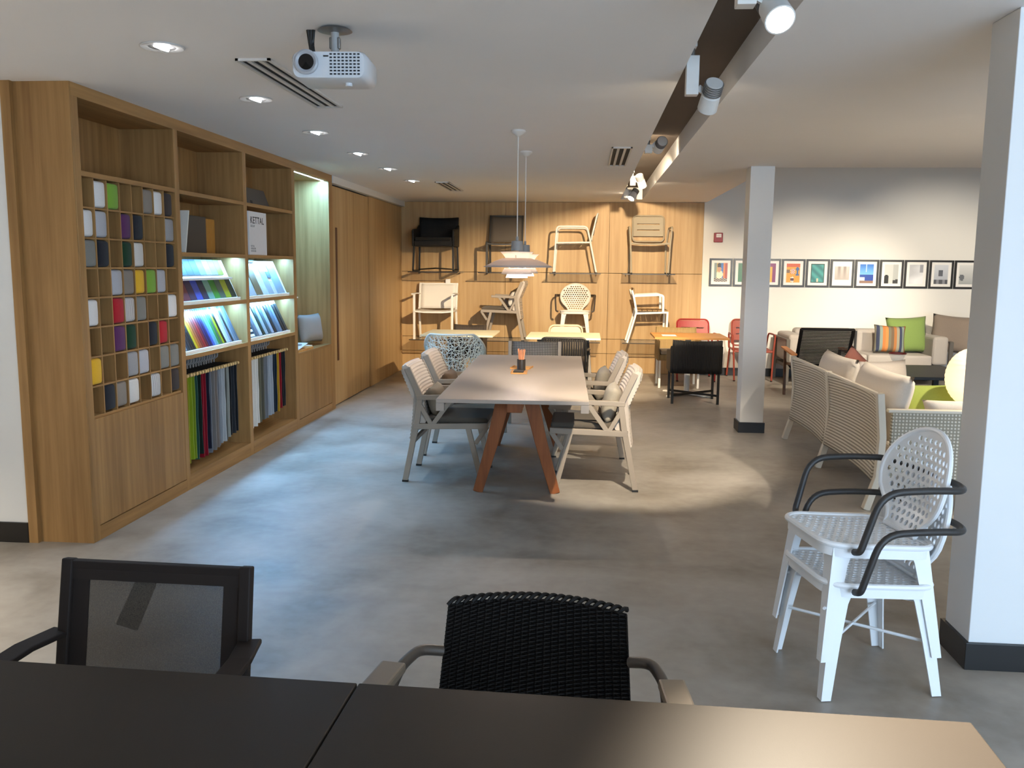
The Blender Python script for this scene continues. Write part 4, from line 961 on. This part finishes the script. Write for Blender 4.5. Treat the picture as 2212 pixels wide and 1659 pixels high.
MB().lathe([(0, .30), (.17, .30), (.20, .315), (.19, .325), (0, .32)], 24, (.02, 0, 0)).build('seat', LT_, t, smooth=True)
for k in range(4):
    a = pi/4+k*pi/2; MB().tube([(.1*cos(a), .1*sin(a), .30), (.26*cos(a), .26*sin(a), .0)], .012, 8).build('leg', BLACK, t, smooth=True)
for k in range(2): MB().tube([(.2*cos(pi/4+k*pi/2), .2*sin(pi/4+k*pi/2), .12), (-.2*cos(pi/4+k*pi/2), -.2*sin(pi/4+k*pi/2), .12)], .008, 6).build('stretcher', BLACK, t)
# ================================================================ stacked white perforated chairs by the column
PWH = paint('#eff0f1', .4); ARM = mat('arm_charcoal', '#2f2c2a', .5)
HD = pi+.19
perf_chair('white perforated armchair at the bottom of the stack beside the column', (1.055, 3.345, 0), HD, PWH, ARM, 'stacked white perforated chairs')
perf_chair('white perforated armchair stacked on top beside the wide column', (1.045, 3.345, .148), HD, PWH, ARM, 'stacked white perforated chairs')
# ================================================================ lounge on the right
CRW = weave('cream_wicker', '#8d8270', '#d5cbb9', (0, 0, 46), .6, .004)
CRG = weave('cream_wicker_grid', '#97907f', '#ddd6c8', (46, 0, 0), .6, .004, (0, 0, 46))
CRF = paint('#d5ccbb', .5)
t = thing('wicker_settee', 'cream wicker settee with two curved back panels seen from behind', 'settee', (1.90, 7.0, 0))
for k, (ya, yb) in enumerate(((-1.20, -.02), (.02, 1.16))):
    def fn(u, v, ya=ya, yb=yb):
        a = 2*u-1; bowl = .075*(1-a*a)
        zz = .19+(.755-.19)*v - .03*(1-a*a)*v
        return (.032*sin(pi*min(1, (1-v)*1.05))+bowl*(.4+.6*v), ya+(yb-ya)*u, zz)
    MB().grid(fn, 18, 10).build('woven_back', CRW, t, smooth='all', solid=.035)
    MB().tube([fn(i/18, 1.0) for i in range(19)], .018, 8).build('back_rim', CRF, t, smooth=True)
for y in (-1.22, 0, 1.18):
    MB().sweep([(.0, y, .77), (.03, y, .48), (.02, y, .22), (-.045, y, 0)], [(-.022, -.028), (.022, -.028), (.022, .028), (-.022, .028)], (0, 1, 0)).build('leg', CRF, t, bevel=.003)
for y in (-1.20, 1.16):
    MB().bx(.09, .80, y-.02, y+.02, .20, .655).build('woven_side', CRG, t, bevel=.006)
    MB().bx(.06, .82, y-.026, y+.026, .645, .667).build('armrest', CRF, t, bevel=.006)
    MB().bx(.76, .81, y-.025, y+.025, 0, .21).build('leg', CRF, t)
MB().bx(.03, .80, -1.18, 1.14, .20, .30).build('seat_base', CRW, t, bevel=.01)
for ya, yb in ((-1.17, -.02), (0, 1.13)): MB().bx(.10, .80, ya, yb, .30, .43).build('seat_cushion', fabric('#cfc6bb'), t, bevel=.03, seg=3)
CRP = fabric('#d8cdc0')
pillow('cream back pillow on the far half of the wicker settee', .92, .46, .17, CRP, (2.10, 7.55, .63), (radians(14), 0, radians(90)))
pillow('large cream back pillow on the near half of the wicker settee', 1.02, .48, .19, CRP, (2.10, 6.42, .63), (radians(14), 0, radians(90)))
pillow('cream throw pillow standing at the middle of the settee', .52, .42, .16, fabric('#cfc4ba'), (2.50, 7.55, .60), (radians(-10), 0, radians(25)))
pillow('lime green pillow lying on the settee beside the paper lantern', .62, .36, .17, fabric('#8e9c4e'), (2.62, 6.75, .55), (radians(-30), 0, radians(10)))
pillow('small cream lumbar pillow at the near end of the settee', .46, .22, .13, CRP, (2.48, 5.98, .60), (radians(-20), 0, radians(4)))
pillow('coral pink pillow standing on its corner at the far end of the settee', .42, .40, .13, fabric('#e2937c'), (2.40, 7.98, .61), (radians(-8), radians(40), radians(10)))
# sofa against the wall
t = thing('grey_sofa', 'grey upholstered sofa with dark metal frame along the white wall', 'sofa', (3.78, 12.48, 0))
SG = fabric('#b3aba3'); DM = mat('sofa_metal', '#5a544d', .45)
for s in (-1, 1):
    for y in (-.42, .40): MB().bx(s*1.06-.025, s*1.06+.025, y-.025, y+.025, 0, .62).build('leg', DM, t, bevel=.003)
    MB().bx(s*1.06-.025, s*1.06+.025, -.42, .42, .60, .625).build('arm_bar', DM, t, bevel=.003)
    MB().bx(s*.94-.10, s*.94+.10, -.40, .40, .30, .685).build('arm_cushion', SG, t, bevel=.04, seg=3)
MB().bx(-1.04, 1.04, -.42, .42, .22, .27).build('base_frame', DM, t, bevel=.003)
for a, b in ((-.84, -.0), (.0, .84)):
    MB().bx(a+.005, b-.005, -.42, .20, .27, .43).build('seat_cushion', SG, t, bevel=.03, seg=3)
    MB().bx(a+.005, b-.005, .18, .42, .40, .735).build('back_cushion', SG, t, bevel=.05, seg=3)
MB().bx(-.012, .012, .165, .19, .43, .71).build('back_rod', BLACK, t)
pillow('striped orange brown and navy pillow on the grey sofa', .42, .38, .15, stripes('stripe_fabric', ['#6b5a48', '#a06a3f', '#8f8a78', '#3a4055', '#7f8a80', '#b3703f', '#c07f48', '#6f6a5a'], 'X', 3.4), (4.12, 12.30, .63), (radians(-14), radians(3), 0))
pillow('bright lime green square pillow on the grey sofa', .54, .50, .17, fabric('#7b9150'), (4.40, 12.46, .68), (radians(-12), radians(-3), 0))
pillow('dark brown and cream pillow at the right end beside the column', .56, .52, .17, fabric('#8d7f73'), (4.98, 12.4, .70), (radians(-10), radians(4), radians(-30)))
# black strap lounge chair
t = thing('strap_chair', 'black strap lounge chair with wooden arms seen from behind', 'chair', (2.80, 10.75, 0), pi/2)
STR = mat('black_strap', '#0e0c0b', .7, spec=.15)
for s in (-1, 1):
    MB().ribbon([(-.36, s*.30, 0), (-.05, s*.30, .42), (.36, s*.30, .40)], .035, .03, (0, 1, 0)).build('leg', mat('walnut', '#4a2f1b', .5), t, bevel=.003)
    MB().ribbon([(-.02, s*.295, .30), (-.30, s*.295, .87)], .03, .035, (0, 1, 0)).build('back_post', STR, t, bevel=.003)
    MB().ribbon([(-.22, s*.345, .56), (.36, s*.345, .60)], .07, .022).build('armrest', mat('arm_oak', '#a86a33', .5), t, bevel=.004)
    MB().ribbon([(.34, s*.33, .59), (.37, s*.31, 0)], .035, .03, (0, 1, 0)).build('leg', mat('walnut', '#4a2f1b', .5), t, bevel=.003)
for a, b in (((-.30, 0, .87), (1, 0, 0)), ((-.02, 0, .31), (1, 0, 0))): MB().bar((a[0], -.30, a[2]), (a[0], .30, a[2]), .03, .03).build('crossbar', STR, t)
for k in range(30):
    f_ = k/29; x, z = -.295+.26*f_, .855-.52*f_
    MB().bar((x, -.29, z), (x, .29, z), .006, .0148).build('strap', STR, t)
MB().grid(lambda u, v: (-.02+.38*v, (u-.5)*.58, .32+.07*v), 2, 2).build('seat', STR, t, solid=.02)
# low tables, lantern and small things
DT = mat('dark_table', '#2b2724', .5)
def low_table(lab, x0, x1, y0, y1, h):
    t = thing('coffee_table', lab, 'table', ((x0+x1)/2, (y0+y1)/2, 0)); w = (x1-x0)/2; l = (y1-y0)/2
    MB().bx(-w, w, -l, l, h-.035, h).build('table_top', DT, t, bevel=.004)
    for s in (-1, 1):
        for q in (-1, 1): MB().bx(s*(w-.10)-.03, s*(w-.10)+.03, q*(l-.12)-.03, q*(l-.12)+.03, 0, h-.035).build('leg', DT, t)
        MB().bar((s*(w-.1), -l+.1, .04), (s*(w-.1), l-.1, .04), .06, .04).build('runner', DT, t)
low_table('dark low coffee table in front of the grey sofa', 3.30, 4.45, 10.05, 11.35, .38)
low_table('lower dark side table behind the settee cushions', 3.05, 3.95, 8.9, 9.75, .27)
t = thing('glass_vase', 'clear vessel with red rim on a white conical base', 'vase', (3.62, 10.5, .38))
MB().lathe([(0, 0), (.075, 0), (.05, .12), (0, .12)], 24).build('cone_base', WHITE, t, smooth=True)
MB().lathe([(.04, .12), (.06, .14), (.095, .22)], 24).build('glass_bowl', mat('clear_glass', '#e8eeee', .05, alpha=.15), t, smooth='all', solid=.003)
MB().lathe([(.088, .215), (.098, .215), (.098, .226), (.088, .226), (.088, .215)], 28).build('rim', RED, t, smooth=True)
t = thing('red_candle_holder', 'red ring handled candle holder on the low side table', 'holder', (3.52, 9.45, .27))
MB().lathe([(0, 0), (.055, 0), (.06, .01), (.06, .07), (.05, .07), (.048, .012), (0, .012)], 24).build('dish', RED, t, smooth=True)
MB().tube([(.085+.03*cos(a*pi/6), 0, .04+.03*sin(a*pi/6)) for a in range(12)], .006, 6, closed=True, up=(0, 1, 0)).build('ring_handle', RED, t, smooth=True)
for k, (x, y) in enumerate(((3.22, 9.3), (3.31, 9.36), (3.38, 9.28))):
    t = thing('drinking_glass', 'clear ribbed drinking glass in the row on the side table', 'glass', (x, y, .27), 0, 'glasses on the side table')
    MB().lathe([(0, .004), (.03, .004), (.036, .10), (.034, .10), (.028, .008), (0, .008)], 18).build('tumbler', mat('clear_glass2', '#dfe6e6', .05, alpha=.25), t, smooth=True)
t = thing('paper_lantern', 'glowing ribbed paper lantern lamp partly behind the column', 'lamp', (2.80, 6.50, 0))
PL = mat('lantern_paper', '#f6ead0', .7, emit=('#ffdca0', .62))
lan = []
for k in range(61):
    a = -pi/2+pi*k/60; rr = .205*cos(a)**.9 if abs(cos(a)) > 1e-6 else 0
    lan.append((max(.035, rr+.0018*sin(k*2.1)), .80+.215*sin(a)))
MB().lathe(lan, 40).build('paper_shade', PL, t, smooth='all')
MB().tube([(0, 0, .0), (0, 0, .6)], .010, 8).build('stem', DARKG, t)
MB().lathe([(0, 0), (.13, 0), (.13, .012), (0, .015)], 24).build('base', DARKG, t)
light('POINT', 'lantern_bulb', (2.80, 6.24, .80), None, 6, (1, .82, .55), .08)
# ================================================================ pictures and fire alarm on the white wall
PR = attr_mat('photo_print')
def hx(c): return lin(c)[:3]
def mixc(a, b, t): return tuple(x+(y-x)*t for x, y in zip(a, b))
def pic1(u, v):
    if v > .75 and u < .55 and (u-.38)**2*1.3+(v-.82)**2 < .03: return hx('#3a2a20')
    if (u-.38)**2*1.2+(v-.68)**2 < .03: return hx('#b98a66')
    if (u-.42)**2*.8+(v-.38)**2 < .05: return hx('#d9cfb4')
    if v < .2: return hx('#4a4038') if (int(u*9)+int(v*20)) % 2 else hx('#a59c90')
    return [hx('#7d8a86'), hx('#b6a05a'), hx('#3f7a5c'), hx('#2f66a8'), hx('#c9762f'), hx('#a0402e')][min(5, int(u*6))]
def pic2(u, v): return hx('#2f6a45') if not (u > .3 and v < .5) else hx('#d8d4c6')
def pic3(u, v): return hx('#7a1f5a') if u > .78 or v > .8 else hx('#e0a52b')
def pic4(u, v):
    if v > .84: return hx('#c8552a')
    if (u-.45)**2+(v-.16)**2 < .02: return hx('#5a2a2a') if abs(v-.16) < .07 else hx('#efe6d8')
    if .3 < u < .62 and .45 < v < .72: return hx('#b53524') if (int(u*16)+int(v*18)) % 2 else hx('#f0dcc0')
    if u > .7 and .38 < v < .85 and abs(u-.82) < .08+.04*sin(v*20): return hx('#3a5f8f')
    if u < .28 and .5 < v < .68: return hx('#7a5a3a')
    return hx('#e3992a')
def pic5(u, v):
    if u < .07 or u > .93 or v < .05 or v > .95: return hx('#1f4a3c')
    if (u-.5)**2*1.5+(v-.13)**2 < .012: return hx('#d8c9a8')
    return mixc(hx('#1f6f70'), hx('#3f9a92'), .5+.5*sin(u*9+v*14))
def pic6(u, v): return mixc(hx('#7d6a5e'), hx('#d8cfc6'), .5+.4*sin(u*16)*v)
def pic7(u, v):
    if v < .12: return hx('#8a6a58')
    if v < .46: return hx('#14419c') if not (u < .35 and v < .3) else hx('#cfd6dc')
    if abs(u-.5+.1*(v-.5)) < .02: return hx('#b9d6ea')
    return mixc(hx('#6fb4e6'), hx('#1b66c4'), (v-.46)/.54)
def pic8(u, v):
    if u < .3 and v < .45 and (v < .35 or (u-.15)**2+(v-.35)**2 < .02): return hx('#20201f')
    if u > .62 and v < .25*u: return hx('#3a3a38')
    return hx('#c9c9c4') if u < .6 else hx('#b4b5b1')
def pic9(u, v): return mixc(hx('#b9b9bc'), hx('#e6e6e8'), max(0, min(1, .5+u-v+.2*sin(9*v)))) if not (u > .75 and v > .6) else hx('#9a9aa0')
def pic10(u, v):
    if .3 < u < .65 and .42 < v < .72: return hx('#5d6068')
    if v < .22: return hx('#8a8a90') if (int(u*5)) % 2 else hx('#55565c')
    return mixc(hx('#a9adb6'), hx('#cfd2d8'), v)
def pic11(u, v): return hx('#6c6f74') if (u-.2)**2+(v-.35)**2 < .03 else mixc(hx('#a5a8a8'), hx('#d8d8d6'), v)
PICS = [(pic1, 'colour photo of a figure in pale clothes, beside the oak wall'), (pic2, 'green picture partly hidden left of the pillar'), (pic3, 'yellow and purple picture half hidden behind the pillar'), (pic4, 'orange painting with small patches'), (pic5, 'teal green painting'),
        (pic6, 'brown misty interior photo'), (pic7, 'blue sea and sky photo'), (pic8, 'pale wall photo with a black arch'), (pic9, 'pale grey abstract photo'), (pic10, 'grey photo with a dark square'), (pic11, 'grey photo cut off by the column')]
FRM = mat('black_frame', '#14110f', .35); MAT_ = mat('mount_board', '#e9e6e1', .7)
for k, (fn, lab) in enumerate(PICS):
    x = 1.766+.3425*k; w, h = .328, .40
    t = thing('framed_picture', 'black framed %s' % lab, 'picture', (x+w/2, YB, 1.305), 0, 'row of black framed pictures')
    MB().bx(-w/2, w/2, -.010, -.002, 0, h).build('mount', MAT_, t)
    for a, b, c_, d in ((-w/2, w/2, 0, .027), (-w/2, w/2, h-.027, h)): MB().bx(a, b, -.024, -.0, c_, d).build('frame_bar', FRM, t)
    for s in (-1, 1): MB().bx(s*w/2-.027*(s > 0), s*w/2+.027*(s < 0), -.024, -.0, .027, h-.027).build('frame_bar', FRM, t)
    NU_, NV_ = 16, 22; pw, ph, pz = (.19, .27, .065) if k != 5 else (.2, .19, .11)
    g_ = MB().grid(lambda u, v: (-pw/2+pw*u, -.0105, pz+ph*v), NU_, NV_); o = g_.build('print', PR, t)
    ca = o.data.color_attributes.new('print', 'FLOAT_COLOR', 'CORNER')
    for pl in o.data.polygons:
        cc_ = pl.center; col = fn((cc_.x+pw/2)/pw, (cc_.z-pz)/ph)
        for li in pl.loop_indices: ca.data[li].color = (*col, 1)
al = thing('fire_alarm', 'small red fire alarm box on the white wall above the pictures', 'alarm', (1.873, YB, 1.935))
MB().bx(-.062, .062, -.045, 0, 0, .135).build('box', mat('alarm_red', '#8f1418', .4), al, bevel=.008, seg=3)
MB().bx(-.03, .04, -.047, -.044, .07, .12).build('white_label', WP, al)
for k in range(3): MB().bx(-.022, .032, -.0475, -.0465, .082+.012*k, .085+.012*k).build('label_line', RED, al)
# ================================================================ foreground table and chairs
TB = mat('front_table_top', '#362f28', .45, 0, .03, 5, .03, 300, .10)
t = thing('extending_table', 'dark brown grey extending table across the foreground', 'table', (-.45, 1.11, 0), radians(-1.65))
for a, b in ((-1.55, -.0015), (.0015, 1.155)): MB().bx(a, b, -.50, .50, .712, .74).build('table_leaf', TB, t, bevel=.003)
MB().bx(-1.5, 1.1, -.45, .45, .676, .712).build('apron', TB, t)
for x in (-1.48, 1.08):
    for y in (-.42, .42): MB().bx(x-.03, x+.03, y-.03, y+.03, 0, .712).build('leg', DARKG, t, bevel=.003)
def sling_net():
    M, N, L, b = node_mat('sling_mesh', .8, .2); b.inputs['Base Color'].default_value = lin('#6a5f52'); b.inputs['Alpha'].default_value = .87
    tc = N.new('ShaderNodeTexCoord'); nz = N.new('ShaderNodeTexNoise'); nz.inputs['Scale'].default_value = 400; L.new(tc.outputs['Object'], nz.inputs['Vector'])
    r = ramp(N, [(.3, '#3f372f'), (.7, '#554c42')]); L.new(nz.outputs['Fac'], r.inputs['Fac']); L.new(r.outputs['Color'], b.inputs['Base Color']); return M
SF = mat('sling_frame_brown', '#261e1a', .65, spec=.25)
t = thing('mesh_armchair', 'dark brown mesh-back armchair at the left of the foreground table', 'chair', (-1.05, 1.745, 0), -pi/2+radians(-1.5))
def mb_(y, z):
    k = (z-.42)/.41; return (-.185-.075*k-.0*k*k, y, z)
W_ = .232
for s in (-1, 1):
    MB().ribbon([mb_(s*W_, .40), mb_(s*W_, .62), mb_(s*(W_-.002), .828)], .026, .03, (0, 1, 0)).build('back_post', SF, t, bevel=.004)
    MB().ribbon([(-.19, s*W_, .45), (-.25, s*W_, 0)], .028, .03, (0, 1, 0)).build('leg', SF, t, bevel=.004)
    MB().ribbon([(.24, s*(W_+.02), 0), (.22, s*(W_+.03), .63)], .028, .03, (0, 1, 0)).build('leg', SF, t, bevel=.004)
    MB().ribbon([(-.235, s*(W_+.012), .648), (-.12, s*(W_+.035), .652), (.24, s*(W_+.05), .645)], .055, .014).build('armrest', SF, t, bevel=.004)
    MB().ribbon([mb_(s*(W_-.033), .42), mb_(s*(W_-.033), .80)], .05, .004, (1, 0, 0)).build('hem', SF, t)
MB().bar(mb_(-W_, .815), mb_(W_, .815), .02, .022).build('top_rail', SF, t, bevel=.003)
MB().grid(lambda u, v: tuple(Vector(mb_((u-.5)*2*(W_-.012), 0.78+.03*v))+Vector((.006, 0, 0))), 4, 1).build('hem', SF, t, solid=.004)
MB().grid(lambda u, v: mb_((u-.5)*2*(W_-.012), .42+.388*v), 6, 6).build('mesh_back', sling_net(), t, smooth='all')
MB().grid(lambda u, v: (-.18+.40*v, (u-.5)*2*(W_-.005), .43-.02*(1-(2*u-1)**2)), 6, 4).build('mesh_seat', SF, t, solid=.004)
MB().prism([(-.062, .775), (-.004, .775), (-.05, .655), (-.108, .668)], lambda y, z: tuple(Vector(mb_(y, z))-Vector((.012, 0, 0))), lambda y, z: tuple(Vector(mb_(y, z))-Vector((.014, 0, 0)))).build('hang_tag', mat('tag_dark', '#2d2823', .8), t)
# black wicker chair: real strands over stakes
t = thing('wicker_armchair', 'black wicker-back armchair at the centre of the foreground table', 'chair', (-.115, 1.735, 0), -pi/2+radians(-2))
WK = mat('wicker_black', '#120e0b', .55, 0, .25, 60, spec=.16)
NC, NR_ = 24, 74
def wk(u, v):
    a = 2*u-1; half = .238-.022*v
    z = .40+.350*v-.012*a*a*v
    return Vector((-.20-.09*v-.035*(1-a*a), a*half, z))
wm = MB()
for r in range(NR_):
    def row(u, r=r): 
        p = wk(u, (r+.5)/NR_); d = .0042*cos(pi*NC*u+pi*(r % 2)); return p+Vector((d, 0, 0))
    n_ = NC*2
    wm.sweep([row(i/n_) for i in range(n_+1)], [(-.0018, -.0026), (.0018, -.0026), (.0018, .0026), (-.0018, .0026)], (1, 0, 0))
wm.build('woven_strands', WK, t)
for c_ in range(NC+1):
    u = min(.997, max(.003, c_/NC)); MB().tube([wk(u, k/6) for k in range(7)], .0028, 5, up=(1, 0, 0)).build('stake', WK, t)
br = MB()
for k in range(22):
    u0 = k/22; pts_ = [wk(u0+(j/6)*1.5/22 if u0+(j/6)*1.5/22 < 1 else 1, 1.0)+Vector((.012*cos(j/6*pi), 0, .004+.010*sin(j/6*pi))) for j in range(7)]
    br.tube(pts_, .005, 6)
br.build('braided_edge', WK, t, smooth=True)
MB().grid(lambda u, v: wk(u, v)+Vector((-.006, 0, 0)), 16, 6).build('back_liner', mat('wicker_core', '#0e0c0b', .8), t, solid=.003)
for s in (-1, 1):
    MB().tube(fillet([(-.255, s*.225, .635), (-.225, s*.275, .65), (-.14, s*.30, .645), (-.05, s*.305, .62)], .03), .013, 10).build('arm_tube', mat('arm_bronze', '#4b423a', .4), t, smooth=True)
    MB().ribbon([(-.14, s*.315, .645), (.0, s*.33, .648), (.24, s*.325, .645)], .06, .024).build('armrest', mat('arm_pad', '#7a6d5e', .45), t, bevel=.006)
    MB().tube([(.22, s*.315, .64), (.24, s*.29, 0)], .014, 8).build('leg', DARKG, t, smooth=True)
    MB().tube([(-.2, s*.22, .42), (-.26, s*.24, 0)], .014, 8).build('leg', DARKG, t, smooth=True)
MB().grid(lambda u, v: (-.2+.44*v, (u-.5)*.5, .41-.015*(1-(2*u-1)**2)), 8, 8).build('woven_seat', WK, t, solid=.02)
